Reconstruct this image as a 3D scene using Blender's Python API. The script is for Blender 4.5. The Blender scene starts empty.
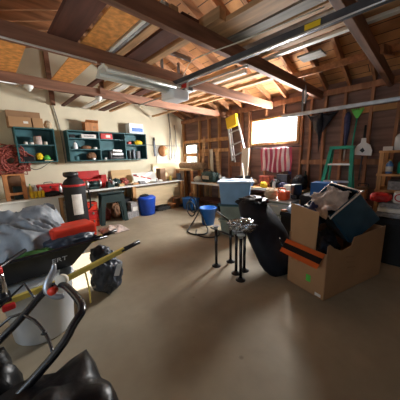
import bpy, bmesh, math, random
from mathutils import Vector, Matrix, noise, Euler

C = bpy.context.scene.collection
random.seed(7)
R = math.radians

# ------------------------------------------------------------------ materials
def mat(name, col, rough=.6, metal=0.0, vary=.12, scale=6.0, bump=0.0, col2=None, stretch=(1, 1, 1), spec=.4, alpha=None, emit=None):
    m = bpy.data.materials.new(name); m.use_nodes = True
    nt = m.node_tree; b = nt.nodes['Principled BSDF']
    b.inputs['Roughness'].default_value = rough; b.inputs['Metallic'].default_value = metal
    b.inputs['Specular IOR Level'].default_value = spec
    tc = nt.nodes.new('ShaderNodeTexCoord'); mp = nt.nodes.new('ShaderNodeMapping')
    mp.inputs['Scale'].default_value = stretch
    nz = nt.nodes.new('ShaderNodeTexNoise'); nz.inputs['Scale'].default_value = scale; nz.inputs['Detail'].default_value = 5
    cr = nt.nodes.new('ShaderNodeValToRGB')
    nt.links.new(tc.outputs['Object'], mp.inputs['Vector']); nt.links.new(mp.outputs[0], nz.inputs['Vector'])
    nt.links.new(nz.outputs['Fac'], cr.inputs['Fac']); nt.links.new(cr.outputs[0], b.inputs['Base Color'])
    c2 = col2 if col2 else tuple(min(1, c * (1 + vary)) for c in col)
    c1 = col if col2 else tuple(c * (1 - vary) for c in col)
    cr.color_ramp.elements[0].color = (*c1, 1); cr.color_ramp.elements[0].position = .35
    cr.color_ramp.elements[1].color = (*c2, 1); cr.color_ramp.elements[1].position = .65
    if bump:
        bp = nt.nodes.new('ShaderNodeBump'); bp.inputs['Strength'].default_value = bump; bp.inputs['Distance'].default_value = .02
        nt.links.new(nz.outputs['Fac'], bp.inputs['Height']); nt.links.new(bp.outputs[0], b.inputs['Normal'])
    if alpha is not None: b.inputs['Alpha'].default_value = alpha
    return m

M = {}
M['plaster'] = mat('plaster', (.70, .63, .47), .9, vary=.06, scale=2, bump=.1)
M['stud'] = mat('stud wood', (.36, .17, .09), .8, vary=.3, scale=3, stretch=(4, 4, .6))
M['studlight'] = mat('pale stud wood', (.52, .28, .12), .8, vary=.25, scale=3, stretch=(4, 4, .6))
M['tie'] = mat('tie beam wood', (.24, .115, .07), .75, vary=.35, scale=3, stretch=(.5, 5, 5), bump=.1)
M['rafter'] = mat('rafter wood', (.36, .17, .08), .8, vary=.35, scale=3, stretch=(.5, 5, 5))
M['lumber'] = mat('lumber', (.50, .29, .14), .75, vary=.3, scale=3, stretch=(5, .5, 5))
M['lumberdark'] = mat('dark lumber', (.10, .035, .022), .75, vary=.3, scale=3, stretch=(5, .5, 5))
M['lumbergrey'] = mat('grey lumber', (.24, .21, .17), .75, vary=.3, scale=3, stretch=(5, .5, 5))
M['osb'] = mat('strand board', (.68, .29, .07), .85, vary=.25, scale=18, bump=.1)
M['sheath'] = None
M['siding'] = mat('dark board siding', (.21, .125, .10), .85, vary=.3, scale=2, stretch=(1, .5, 6))
M['ply'] = mat('plywood', (.62, .42, .21), .7, vary=.12, scale=2, stretch=(.6, 3, 3))
M['plyw'] = mat('pale plywood', (.70, .55, .34), .7, vary=.12, scale=2, stretch=(.6, 3, 3))
M['orangewood'] = mat('orange wood', (.45, .19, .07), .6, vary=.2, scale=4, stretch=(5, 5, 1))
M['card'] = mat('cardboard', (.33, .19, .10), .85, vary=.08, scale=3)
M['cardlight'] = mat('light cardboard', (.40, .23, .115), .85, vary=.08, scale=3)
M['cardin'] = mat('cardboard inside', (.30, .17, .09), .9, vary=.08)
M['teal'] = mat('teal painted wood', (.025, .10, .105), .55, vary=.2, scale=4)
M['teald'] = mat('teal painted back', (.05, .145, .165), .6, vary=.2, scale=4)
M['white'] = mat('white paint', (.72, .72, .68), .5, vary=.05)
M['whiteplastic'] = mat('white plastic', (.74, .77, .80), .4, vary=.04)
M['cream'] = mat('cream', (.62, .57, .46), .7, vary=.08)
M['sawhorse'] = mat('sawhorse plastic', (.012, .028, .028), .5, vary=.2)
M['leafgreen'] = mat('dull green cloth', (.07, .20, .05), .7, vary=.3)
M['black'] = mat('black plastic', (.012, .012, .014), .35, vary=.3)
M['blackmatte'] = mat('black matte', (.012, .012, .014), .7, vary=.3)
M['blacktube'] = mat('black tube', (.012, .013, .018), .25, vary=.2, spec=.6)
M['blackbag'] = mat('black bag film', (.003, .0035, .005), .36, vary=.3, scale=12, bump=.25, spec=.3)
M['blackfab'] = mat('black fabric', (.009, .011, .018), .6, vary=.3, scale=10, bump=.3, spec=.25)
M['greybag'] = mat('dark grey bag film', (.045, .055, .075), .4, vary=.4, scale=10, bump=.4)
M['red'] = mat('red paint', (.50, .02, .02), .4, vary=.15)
M['redplastic'] = mat('red plastic', (.72, .045, .02), .45, vary=.15, scale=8)
M['darkred'] = mat('dark red cord', (.27, .06, .045), .6, vary=.4, scale=20)
M['orange'] = mat('orange plastic', (.85, .12, .03), .4, vary=.1)
M['orangelabel'] = mat('orange label', (.80, .17, .03), .6, vary=.05)
M['yellow'] = mat('yellow plastic', (.80, .55, .02), .45, vary=.08)
M['yellowwood'] = mat('yellow painted handle', (.72, .55, .12), .5, vary=.15, scale=5)
M['green'] = mat('green fibreglass', (.01, .30, .20), .45, vary=.1)
M['brightgreen'] = mat('bright green plastic', (.10, .55, .08), .5, vary=.1)
M['darkgreen'] = mat('dark green plastic', (.012, .035, .034), .45, vary=.2)
M['blue'] = mat('blue plastic', (.01, .07, .50), .4, vary=.12)
M['blue2'] = mat('mid blue plastic', (.02, .13, .48), .4, vary=.12)
M['bluebox'] = mat('blue painted box', (.01, .10, .33), .5, vary=.12)
M['ltblue'] = mat('light blue plastic', (.20, .36, .56), .38, vary=.08)
M['palelid'] = mat('pale blue lid', (.42, .52, .66), .4, vary=.1)
M['bin'] = mat('grey green bin plastic', (.24, .30, .26), .5, vary=.12)
M['tote'] = mat('dark teal blue plastic', (.02, .055, .085), .2, vary=.15, spec=.6)
M['alu'] = mat('aluminium', (.62, .62, .62), .35, .8, vary=.08)
M['steel'] = mat('galvanised steel', (.42, .45, .50), .38, .75, vary=.15, scale=12)
M['darksteel'] = mat('dark steel', (.10, .11, .13), .4, .6, vary=.2)
M['chrome'] = mat('chrome', (.75, .75, .77), .18, 1.0, vary=.03)
M['greycloth'] = mat('grey blue tarp', (.25, .28, .31), .55, vary=.3, scale=7, bump=.3)
M['beigecloth'] = mat('beige grey cloth', (.33, .27, .24), .9, vary=.25, scale=10, bump=.4)
M['beige'] = mat('beige cloth', (.55, .42, .28), .9, vary=.2, scale=8, bump=.3)
M['pinkpaper'] = mat('pinkish paper', (.48, .38, .34), .8, vary=.3, scale=14, bump=.3)
M['flagred'] = mat('flag red', (.42, .06, .11), .8, vary=.1)
M['flagwhite'] = mat('flag white', (.66, .55, .56), .8, vary=.1)
M['flagblue'] = mat('flag blue', (.03, .04, .16), .8, vary=.1)
M['navy'] = mat('navy cloth', (.03, .035, .10), .7, vary=.2)
M['bluebottle'] = mat('blue bottle', (.10, .22, .50), .3, vary=.1)
M['clearjug'] = mat('translucent jug', (.50, .56, .62), .25, vary=.08)
M['brown'] = mat('brown', (.20, .10, .05), .7, vary=.2)
M['carpet'] = mat('tan carpet', (.36, .25, .16), .95, vary=.2, scale=20, bump=.3)
M['paper'] = mat('paper', (.70, .68, .64), .8, vary=.1, scale=10)
M['greypaper'] = mat('grey newsprint', (.30, .29, .30), .85, vary=.3, scale=30)
M['diffuser'] = mat('fixture white metal', (.66, .66, .60), .4, vary=.05)
M['tubewhite'] = mat('fluorescent tube', (.75, .76, .70), .3, vary=.03)

def plank_mat(name, c1, c2, w, axis):
    m = bpy.data.materials.new(name); m.use_nodes = True
    nt = m.node_tree; b = nt.nodes['Principled BSDF']; b.inputs['Roughness'].default_value = .85
    tc = nt.nodes.new('ShaderNodeTexCoord'); mp = nt.nodes.new('ShaderNodeMapping')
    if axis == 'Y': mp.inputs['Rotation'].default_value = (0, 0, R(90))
    br = nt.nodes.new('ShaderNodeTexBrick')
    br.inputs['Color1'].default_value = (*c1, 1); br.inputs['Color2'].default_value = (*c2, 1); br.inputs['Mortar'].default_value = (.03, .015, .01, 1)
    br.inputs['Scale'].default_value = 1; br.inputs['Brick Width'].default_value = 2.2; br.inputs['Row Height'].default_value = w
    br.inputs['Mortar Size'].default_value = .006
    nz = nt.nodes.new('ShaderNodeTexNoise'); nz.inputs['Scale'].default_value = 4; nz.inputs['Detail'].default_value = 5
    mx = nt.nodes.new('ShaderNodeMixRGB'); mx.blend_type = 'MULTIPLY'; mx.inputs[0].default_value = .7
    cr = nt.nodes.new('ShaderNodeValToRGB'); cr.color_ramp.elements[0].color = (.45, .4, .38, 1); cr.color_ramp.elements[1].color = (1.2, 1.15, 1.1, 1)
    cr.color_ramp.elements[0].position = .3; cr.color_ramp.elements[1].position = .7
    L = nt.links.new
    L(tc.outputs['Object'], mp.inputs[0]); L(mp.outputs[0], br.inputs['Vector']); L(tc.outputs['Object'], nz.inputs['Vector'])
    L(nz.outputs['Fac'], cr.inputs[0]); L(br.outputs['Color'], mx.inputs[1]); L(cr.outputs[0], mx.inputs[2]); L(mx.outputs[0], b.inputs['Base Color'])
    return m
M['sheath'] = plank_mat('roof boards', (.60, .31, .12), (.40, .19, .08), .16, 'Y')

def floor_mat():
    m = mat('concrete floor', (.31, .262, .19), .66, vary=.16, scale=1.3, spec=.35)
    nt = m.node_tree; b = nt.nodes['Principled BSDF']
    cr = [n for n in nt.nodes if n.type == 'VALTORGB'][0]
    tc = [n for n in nt.nodes if n.type == 'TEX_COORD'][0]
    # scattered small oil spots
    vo = nt.nodes.new('ShaderNodeTexVoronoi'); vo.inputs['Scale'].default_value = 2.3
    c2 = nt.nodes.new('ShaderNodeValToRGB'); c2.color_ramp.elements[0].position = .03; c2.color_ramp.elements[1].position = .06
    c2.color_ramp.elements[0].color = (.55, .5, .45, 1); c2.color_ramp.elements[1].color = (1, 1, 1, 1)
    n2 = nt.nodes.new('ShaderNodeTexNoise'); n2.inputs['Scale'].default_value = 9; n2.inputs['Detail'].default_value = 8
    c3 = nt.nodes.new('ShaderNodeValToRGB'); c3.color_ramp.elements[0].color = (.85, .84, .82, 1); c3.color_ramp.elements[1].color = (1.08, 1.08, 1.06, 1)
    m1 = nt.nodes.new('ShaderNodeMixRGB'); m1.blend_type = 'MULTIPLY'; m1.inputs[0].default_value = 1
    m2 = nt.nodes.new('ShaderNodeMixRGB'); m2.blend_type = 'MULTIPLY'; m2.inputs[0].default_value = 1
    L = nt.links.new
    L(tc.outputs['Object'], vo.inputs['Vector']); L(vo.outputs['Distance'], c2.inputs[0])
    L(tc.outputs['Object'], n2.inputs['Vector']); L(n2.outputs['Fac'], c3.inputs[0])
    L(cr.outputs[0], m1.inputs[1]); L(c2.outputs[0], m1.inputs[2]); L(m1.outputs[0], m2.inputs[1]); L(c3.outputs[0], m2.inputs[2]); L(m2.outputs[0], b.inputs['Base Color'])
    return m
M['floor'] = floor_mat()

def thin_glass(name, tint, gloss=.12, rough=.02):
    m = bpy.data.materials.new(name); m.use_nodes = True; nt = m.node_tree
    for n in list(nt.nodes): nt.nodes.remove(n)
    o = nt.nodes.new('ShaderNodeOutputMaterial'); t = nt.nodes.new('ShaderNodeBsdfTransparent'); g = nt.nodes.new('ShaderNodeBsdfGlossy')
    t.inputs[0].default_value = (*tint, 1); g.inputs['Roughness'].default_value = rough
    mx = nt.nodes.new('ShaderNodeMixShader'); mx.inputs[0].default_value = gloss
    nt.links.new(t.outputs[0], mx.inputs[1]); nt.links.new(g.outputs[0], mx.inputs[2]); nt.links.new(mx.outputs[0], o.inputs[0])
    return m
M['glass'] = thin_glass('window glass', (.95, .97, 1))
M['film'] = thin_glass('clear plastic film', (.72, .78, .82), .35, .15)

# ------------------------------------------------------------------ mesh building (world coordinates)
class B:
    def __init__(s): s.bm = bmesh.new()
    def _add(s, fn):
        n = len(s.bm.verts); fn(); s.bm.verts.ensure_lookup_table(); return [v for v in s.bm.verts][n:]
    def box(s, c, size, rz=0, rot=None, bevel=0.0, taper=1.0):
        r = rot if rot is not None else Matrix.Rotation(rz, 3, 'Z')
        tmp = bmesh.new(); bmesh.ops.create_cube(tmp, size=1)
        for v in tmp.verts:
            k = taper if v.co.z < 0 else 1.0
            v.co = Vector((v.co.x * size[0] * k, v.co.y * size[1] * k, v.co.z * size[2]))
        if bevel: bmesh.ops.bevel(tmp, geom=tmp.edges[:], offset=min(bevel, min(size) * .45), segments=2, affect='EDGES', profile=.6)
        s._merge(tmp, Matrix.Translation(Vector(c)) @ r.to_4x4()); return s
    def _merge(s, tmp, mx):
        mp = {}
        for v in tmp.verts: mp[v] = s.bm.verts.new(mx @ v.co)
        for f in tmp.faces:
            nf = s.bm.faces.new([mp[v] for v in f.verts]); nf.smooth = f.smooth; nf.material_index = f.material_index
        tmp.free()
    def span(s, x0, x1, y0, y1, z0, z1, bevel=0):
        return s.box(((x0+x1)/2, (y0+y1)/2, (z0+z1)/2), (abs(x1-x0), abs(y1-y0), abs(z1-z0)), bevel=bevel)
    def bar(s, a, b, w, h, up=(0, 0, 1), bevel=0):
        a, b = Vector(a), Vector(b); d = b - a; x = d.normalized(); u = Vector(up)
        if abs(x.dot(u)) > .98: u = Vector((0, 1, 0))
        y = u.cross(x).normalized(); z = x.cross(y)
        rot = Matrix((x, y, z)).transposed()
        return s.box((a+b)/2, (d.length, w, h), rot=rot, bevel=bevel)
    def lathe(s, prof, loc=(0, 0, 0), rot=None, n=20, sx=1, sy=1):
        r = (rot or Matrix.Identity(3)).to_4x4(); mx = Matrix.Translation(Vector(loc)) @ r
        rings = []
        for (rad, z) in prof:
            if rad < 1e-4: rings.append([s.bm.verts.new(mx @ Vector((0, 0, z)))])
            else: rings.append([s.bm.verts.new(mx @ Vector((rad*sx*math.cos(2*math.pi*i/n), rad*sy*math.sin(2*math.pi*i/n), z))) for i in range(n)])
        for a, b in zip(rings, rings[1:]):
            for i in range(n):
                j = (i+1) % n
                if len(a) == 1 and len(b) == 1: continue
                if len(a) == 1: f = s.bm.faces.new([a[0], b[j], b[i]][::-1])
                elif len(b) == 1: f = s.bm.faces.new([a[i], a[j], b[0]])
                else: f = s.bm.faces.new([a[i], a[j], b[j], b[i]])
                f.smooth = True
        for rg, rev in ((rings[0], True), (rings[-1], False)):
            if len(rg) > 1: s.bm.faces.new(rg[::-1] if rev else rg)
        return s
    def cyl(s, a, b, r1, r2=None, n=14):
        a, b = Vector(a), Vector(b); d = b - a
        q = Vector((0, 0, 1)).rotation_difference(d.normalized()).to_matrix()
        return s.lathe([(r1, 0), (r2 if r2 is not None else r1, d.length)], a, q, n)
    def tube(s, pts, r, n=10, smooth=3, closed=False):
        P = [Vector(p) for p in pts]; rr = r if isinstance(r, (list, tuple)) else [r]*len(P)
        out, ro = [], []
        k = len(P)
        for i in range(k if closed else k-1):
            p0 = P[(i-1) % k] if closed or i > 0 else P[i]; p1 = P[i]; p2 = P[(i+1) % k]; p3 = P[(i+2) % k] if closed or i+2 < k else P[min(i+1, k-1)]
            for j in range(smooth):
                t = j/smooth
                out.append(.5*((2*p1)+(p2-p0)*t+(2*p0-5*p1+4*p2-p3)*t*t+(3*p1-p0-3*p2+p3)*t**3)); ro.append(rr[i]*(1-t)+rr[(i+1) % k]*t)
        if not closed: out.append(P[-1]); ro.append(rr[-1])
        m = len(out); rings = []; last = None
        for i, p in enumerate(out):
            d = ((out[(i+1) % m] if closed or i+1 < m else p) - (out[i-1] if closed or i > 0 else p)).normalized()
            if last is None:
                last = Vector((0, 0, 1)) if abs(d.z) < .9 else Vector((1, 0, 0))
            u = (last - d*last.dot(d))
            u = u.normalized() if u.length > 1e-5 else d.orthogonal().normalized()
            last = u; w = d.cross(u)
            rings.append([s.bm.verts.new(p + ro[i]*(math.cos(2*math.pi*q/n)*u + math.sin(2*math.pi*q/n)*w)) for q in range(n)])
        for i in range(m if closed else m-1):
            a, b = rings[i], rings[(i+1) % m]
            for q in range(n):
                f = s.bm.faces.new([a[q], a[(q+1) % n], b[(q+1) % n], b[q]]); f.smooth = True
        if not closed: s.bm.faces.new(rings[0][::-1]); s.bm.faces.new(rings[-1])
        return s
    def prism(s, poly, mx, t):      # poly in local xy, thickness t along local z
        a = [s.bm.verts.new(mx @ Vector((x, y, -t/2))) for x, y in poly]; b = [s.bm.verts.new(mx @ Vector((x, y, t/2))) for x, y in poly]
        s.bm.faces.new(a[::-1]); s.bm.faces.new(b)
        for i in range(len(a)):
            j = (i+1) % len(a); s.bm.faces.new([a[i], a[j], b[j], b[i]])
        return s
    def lump(s, c, size, seed=0, amp=.12, freq=3.0, flat=True, sub=4, rz=0, sq=.0):
        tmp = bmesh.new(); bmesh.ops.create_icosphere(tmp, subdivisions=sub, radius=1)
        off = Vector((seed*7.3, seed*3.1, seed*5.7)); rot = Matrix.Rotation(rz, 3, 'Z')
        for v in tmp.verts:
            p = v.co.copy()
            if sq:
                mxx = max(abs(p.x), abs(p.y), abs(p.z)); p = p*(1-sq) + (p/mxx)*sq
            n1 = noise.noise(p*freq+off); n2 = abs(noise.noise(p*freq*2.2+off*2))
            p = p*(1 + amp*n1 - amp*.8*n2)
            if flat and p.z < -.8: p.z = -.8 - (p.z+.8)*.0
            p = Vector((p.x*size[0]/2, p.y*size[1]/2, p.z*size[2]/2)); v.co = rot @ p + Vector(c)
        for f in tmp.faces: f.smooth = True
        s._merge(tmp, Matrix.Identity(4)); return s
    def grid(s, f, nu, nv, thick=.006, smooth=True, close=True):
        V = [[Vector(f(i/nu, j/nv)) for j in range(nv+1)] for i in range(nu+1)]
        top = [[s.bm.verts.new(p) for p in r] for r in V]
        bot = []
        for i in range(nu+1):
            r = []
            for j in range(nv+1):
                du = V[min(i+1, nu)][j]-V[max(i-1, 0)][j]; dv = V[i][min(j+1, nv)]-V[i][max(j-1, 0)]
                n = du.cross(dv); n = n.normalized() if n.length > 1e-9 else Vector((0, 0, 1))
                r.append(s.bm.verts.new(V[i][j]-n*thick))
            bot.append(r)
        fs = []
        for i in range(nu):
            for j in range(nv):
                a = s.bm.faces.new([top[i][j], top[i+1][j], top[i+1][j+1], top[i][j+1]]); b = s.bm.faces.new([bot[i][j+1], bot[i+1][j+1], bot[i+1][j], bot[i][j]])
                a.smooth = b.smooth = smooth; fs.append((i, j, a, b))
        for i in range(nu):
            s.bm.faces.new([top[i+1][0], top[i][0], bot[i][0], bot[i+1][0]]); s.bm.faces.new([top[i][nv], top[i+1][nv], bot[i+1][nv], bot[i][nv]])
        for j in range(nv):
            s.bm.faces.new([top[0][j], top[0][j+1], bot[0][j+1], bot[0][j]]); s.bm.faces.new([top[nu][j+1], top[nu][j], bot[nu][j], bot[nu][j+1]])
        s.fs = fs; return s
    def build(s, name, m, parent=None, mats=None):
        me = bpy.data.meshes.new(name)
        bmesh.ops.recalc_face_normals(s.bm, faces=s.bm.faces[:])
        o = bpy.data.objects.new(name, me); C.objects.link(o)
        if parent is not None:
            inv = world(parent).inverted(); o.parent = parent
        else:
            vs = [v.co for v in s.bm.verts]
            cx = sum(v.x for v in vs)/len(vs); cy = sum(v.y for v in vs)/len(vs); cz = min(v.z for v in vs)
            o.location = (cx, cy, cz); inv = Matrix.Translation((-cx, -cy, -cz))
        s.bm.transform(inv); s.bm.to_mesh(me); s.bm.free()
        for mm in (mats or [m]): me.materials.append(M[mm] if isinstance(mm, str) else mm)
        return o

def world(o):
    m = Matrix.LocRotScale(o.location, o.rotation_euler, o.scale)
    return world(o.parent) @ m if o.parent else m

def tag(o, label, cat, group=None):
    o['label'] = label; o['category'] = cat
    if group: o['group'] = group
    return o
def thing(name, label, cat, loc=(0, 0, 0), rz=0, group=None):
    o = bpy.data.objects.new(name, None); C.objects.link(o); o.location = loc; o.rotation_euler = (0, 0, rz); o.empty_display_size = .05
    return tag(o, label, cat, group)
def struct(o): o['kind'] = 'structure'; return o
def one(name, b, m, label, cat, group=None): return tag(b.build(name, m), label, cat, group)

def text(body, m, size, loc, xdir, ydir, parent, name='lettering', thick=.001):
    cu = bpy.data.curves.new(name, 'FONT'); cu.body = body; cu.size = size; cu.extrude = thick; cu.align_x = 'CENTER'; cu.align_y = 'CENTER'
    cu.materials.append(M[m]); o = bpy.data.objects.new(name, cu); C.objects.link(o)
    x = Vector(xdir).normalized(); y = Vector(ydir); y = (y - x*y.dot(x)).normalized(); z = x.cross(y)
    mx = Matrix((x, y, z)).transposed().to_4x4(); mx.translation = Vector(loc)
    dg = bpy.context.evaluated_depsgraph_get(); me = bpy.data.meshes.new_from_object(o.evaluated_get(dg))
    bpy.data.objects.remove(o); o = bpy.data.objects.new(name, me); C.objects.link(o)
    o.parent = parent; o.matrix_local = world(parent).inverted() @ mx
    return o

# ------------------------------------------------------------------ room
XL, XB, YF, YL, P = -1.6, 4.57, -1.6, 5.44, 2.44
RX = (XL+XB)/2; SL = .38; RZ = P + SL*(XB-RX)
struct(B().span(XL-.2, XB+.3, YF-.2, YL+.2, -.12, 0).build('floor', 'floor'))

def gable(name, y0, y1, holes, m):
    b = B(); t = y1-y0
    # rectangles around door hole (x0,x1,z1)
    xs = [XL-.1]; 
    if holes:
        x0, x1, z1 = holes
        b.span(XL-.1, x0, y0, y1, 0, P); b.span(x1, XB+.1, y0, y1, 0, P); b.span(x0, x1, y0, y1, z1, P)
    else: b.span(XL-.1, XB+.1, y0, y1, 0, P)
    mx = Matrix(((1, 0, 0, 0), (0, 0, 1, (y0+y1)/2), (0, 1, 0, 0), (0, 0, 0, 1)))
    b.prism([(XL-.1, P), (XB+.1, P), (XB+.1, P+.12), (RX, RZ+.16), (XL-.1, P+.12)], mx, t)
    return struct(b.build(name, m))
gable('wall_left', YL, YL+.1, None, 'plaster')
gable('wall_front', YF-.1, YF, (-1.3, 3.9, 2.05), 'siding')

def xwall(name, x0, x1, holes, m):
    b = B(); y = YF-.1
    for (a, c, z0, z1) in sorted(holes):
        b.span(x0, x1, y, a, 0, P+.12); b.span(x0, x1, a, c, 0, z0); b.span(x0, x1, a, c, z1, P+.12); y = c
    b.span(x0, x1, y, YL+.1, 0, P+.12)
    return struct(b.build(name, m))
W1 = (1.91, 2.93, 1.62, 2.10); W2 = (4.80, 5.26, 1.18, 1.70)
wr = xwall('wall_right', 4.62, 4.68, [W1, W2], 'siding')
wo = xwall('wall_back', XL-.1, XL, [(.4, 1.4, 1.0, 1.9)], 'plaster')
# studs, plates and braces of the window wall
sy = [5.39, 4.69, 4.32, 3.95, 3.6, 3.24, 3.02, 2.6, 2.2, 1.82, 1.66, 1.42, 1.12, .75, .42, .05, -.3, -.7, -1.05, -1.4]
for i, y in enumerate(sy):
    if W1[0] < y < W1[1]:
        for a, c in ((.04, W1[2]-.09), (W1[3]+.09, P-.08)):
            B().span(4.53, 4.62, y-.02, y+.02, a, c).build('stud', 'stud', wr)
    else: B().span(4.53, 4.62, y-.02, y+.02, .04, P-.08).build('stud', 'studlight' if y > 3.9 else 'stud', wr)  # studs by the corner take the paler wood, painting in the light there
B().span(4.52, 4.62, YF, YL-.001, P-.09, P).build('top_plate', 'stud', wr)
B().span(4.53, 4.62, YF, YL-.001, 0, .04).build('bottom_plate', 'stud', wr)
for y0, y1, z in ((-1.4, .9, 2.03), (3.62, 5.37, 1.80), (4.34, 5.37, 1.42), (3.62, 4.7, 1.52), (2.98, 3.6, 1.15), (.45, 1.8, 1.2)):
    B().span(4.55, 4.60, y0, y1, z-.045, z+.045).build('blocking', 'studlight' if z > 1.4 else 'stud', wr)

def window(name, w, x, t, m):
    y0, y1, z0, z1 = w; b = B(); q = .045
    b.span(x-t, x+t, y0-q, y1+q, z0-q, z0); b.span(x-t, x+t, y0-q, y1+q, z1, z1+q); b.span(x-t, x+t, y0-q, y0, z0, z1); b.span(x-t, x+t, y1, y1+q, z0, z1)
    f = struct(b.build(name, m))
    B().span(x-.004, x+.004, y0, y1, z0, z1).build('pane', 'glass', f)
    B().span(x-.015, x+.015, (y0+y1)/2-.012, (y0+y1)/2+.012, z0, z1).build('mullion', 'white', f) if y1-y0 > .9 and x > 0 else None
    return f
window('window_1', W1, 4.62, .08, 'studlight')
window('window_2', W2, 4.62, .08, 'lumbergrey')
window('window_3', (.4, 1.4, 1.0, 1.9), XL-.05, .06, 'white')  # unseen window, added to let fill light in from the near left
# roof
roof = B()
for sgn, xe in ((1, XB+.25), (-1, XL-.25)):
    ze = P + .13 - SL*.25
    a = Vector((xe, 0, ze)); c = Vector((RX, 0, RZ+.13))
    mx = Matrix(((1, 0, 0, 0), (0, 0, 1, (YF+YL)/2), (0, 1, 0, 0), (0, 0, 0, 1)))
    roof.prism([(a.x, a.z), (c.x, c.z), (c.x, c.z+.04), (a.x, a.z+.04)], mx, YL-YF+.2)
ceil = struct(roof.build('ceiling', 'sheath'))
ys = [5.35, 4.98, 4.62, 4.27, 3.95, 3.6, 3.24, 2.88, 2.51, 2.16, 1.80, 1.44, 1.09, .75, .40, .05, -.3, -.65, -1.0, -1.35]
for y in ys:
    B().bar((XB+.05, y, P-.02+.08), (RX, y, RZ+.06), .04, .13).build('rafter', 'rafter', ceil)
    B().bar((XL-.05, y, P-.02+.08), (RX, y, RZ+.06), .04, .13).build('rafter', 'rafter', ceil)
B().span(RX-.02, RX+.02, YF, YL, RZ-.06, RZ+.12).build('ridge_board', 'lumberdark', ceil)
for y in (3.72, 2.45, 1.49, .54, -.5):
    B().span(XL, XB-.06, y-.03, y+.03, 2.30, 2.43, .004).build('tie_beam', 'tie', ceil)
for y, x in ((3.72, 1.5),):
    B().span(x-.04, x+.04, y-.055, y-.03, 2.35, RZ).build('king_post', 'tie', ceil)
B().span(1.14, 1.22, 5.38, 5.438, 2.45, 3.45).build('gable_stud', 'tie', ceil)
B().bar((4.45, .54, 2.75), (3.2, .5, 2.42), .04, .09).build('brace', 'rafter', ceil)
B().bar((3.9, .3, 2.62), (3.9, 2.0, 2.62), .04, .09).build('brace', 'rafter', ceil)
# conduit strips on the tie beams
trim = struct(B().tube([(XL+.1, 2.40, 2.293), (.95, 2.40, 2.293)], .008, smooth=1).build('trim_1', 'white'))
trim = struct(B().tube([(XL+.1, 3.66, 2.293), (.55, 3.66, 2.293)], .008, smooth=1).build('trim_2', 'white'))
# vehicle door behind the camera: closed right-hand part of the opening, tracks
d = struct(B().span(-1.3, 3.9, YF-.06, YF-.02, 0, 2.05).build('door_1', 'white'))

# ------------------------------------------------------------------ overhead things
def board(x0, x1, y0, y1, t, m, label, z=2.43, name='board', grp='boards laid over the tie beams'):
    return one(name, B().span(x0, x1, y0, y1, z+.001, z+t, .002), m, label, 'board', grp)
board(-.6, .46, 2.46, 4.2, .012, 'osb', 'orange strand board sheet over the tie beams at far upper left', name='strand_board')
B().span(-.02, .05, 2.95, 3.03, 2.426, 2.43).build('paper_sticker', 'cream', bpy.data.objects['strand_board'])
board(.83, 1.06, 1.47, 4.15, .012, 'osb', 'narrow orange strand board strip lying beside the long dark plank', name='strand_board')
board(.58, .80, 1.47, 2.5, .04, 'lumberdark', 'wide dark plank overhead left of the orange strand board strip', name='plank')
board(1.17, 1.24, 1.47, 2.55, .04, 'lumber', 'short brown lumber overhead right of the metal channel', name='plank')
board(1.28, 1.46, 1.47, 2.9, .03, 'lumberdark', 'dark red brown plank overhead left of the garage opener bracket', name='plank')
board(1.52, 1.60, 1.3, 3.9, .09, 'lumber', 'thick reddish joist overhead just left of the garage opener', name='plank')
board(1.60, 1.80, -1.2, 1.62, .04, 'lumber', 'pale brown plank overhead, leftmost of the long front bundle', name='plank')
board(1.83, 1.95, -1.2, 1.60, .07, 'lumbergrey', 'grey weathered plank overhead beside the pale brown one', name='plank')
board(1.98, 2.06, -1.2, 1.60, .05, 'lumber', 'narrow brown plank overhead between two grey lengths', name='plank')
one('duct_pipe', B().tube([(2.22, -1.2, 2.487), (2.22, 1.62, 2.487)], .055, smooth=1, n=16), 'steel', 'round grey metal pipe lying over the tie beams', 'pipe')
board(2.34, 2.42, -1.2, 1.75, .04, 'lumber', 'orange brown plank overhead right of the round grey pipe', name='plank')
board(2.50, 2.56, -.2, 1.75, .03, 'white', 'white painted strip overhead beside the orange brown plank', name='plank')
board(1.30, 1.36, 2.60, 5.30, .03, 'lumberdark', 'long dark plank running from the near fixture to the plaster wall', name='plank')
board(1.66, 1.76, 2.60, 5.30, .02, 'white', 'white painted plank over the far tie beam left of the opener', name='plank')
board(1.86, 1.94, 2.60, 5.30, .04, 'lumber', 'tan plank over the far tie beam directly behind the opener', name='plank')
board(2.02, 2.16, 2.52, 5.30, .02, 'lumberdark', 'dark wide plank over the far tie beam behind the opener', name='plank')
board(2.26, 2.32, 1.85, 5.30, .04, 'lumber', 'tan plank reaching the plaster wall right of the dark wide plank', name='plank')
board(3.40, 3.46, 2.40, 5.30, .04, 'lumber', 'thin tan plank reaching the plaster wall nearest the window wall', name='plank')
board(2.46, 2.54, 1.85, 3.8, .05, 'lumber', 'pale lumber overhead behind the opener, leftmost of four', name='plank')
board(2.66, 2.72, 1.85, 3.8, .05, 'white', 'pale white trim length overhead behind the opener', name='plank')
board(2.85, 2.95, 1.55, 3.9, .04, 'lumber', 'tan lumber overhead in front of the window wall rafters', name='plank')
board(3.15, 3.22, 1.55, 4.0, .05, 'lumber', 'tan lumber overhead nearest the window wall', name='plank')
board(2.75, 2.95, .95, 1.2, .02, 'lumbergrey', 'short grey board scrap lying over the tie beams', name='plank')
ch = thing('metal_channel', 'pale green grey metal channel overhead beside the strand board strip', 'channel', (1.12, 1.95, 2.43))
B().span(1.09, 1.12, 1.47, 2.6, 2.432, 2.46).build('channel_rail', 'tubewhite', ch)
B().span(1.125, 1.15, 1.47, 2.6, 2.432, 2.46).build('channel_rail', 'steel', ch)

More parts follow.
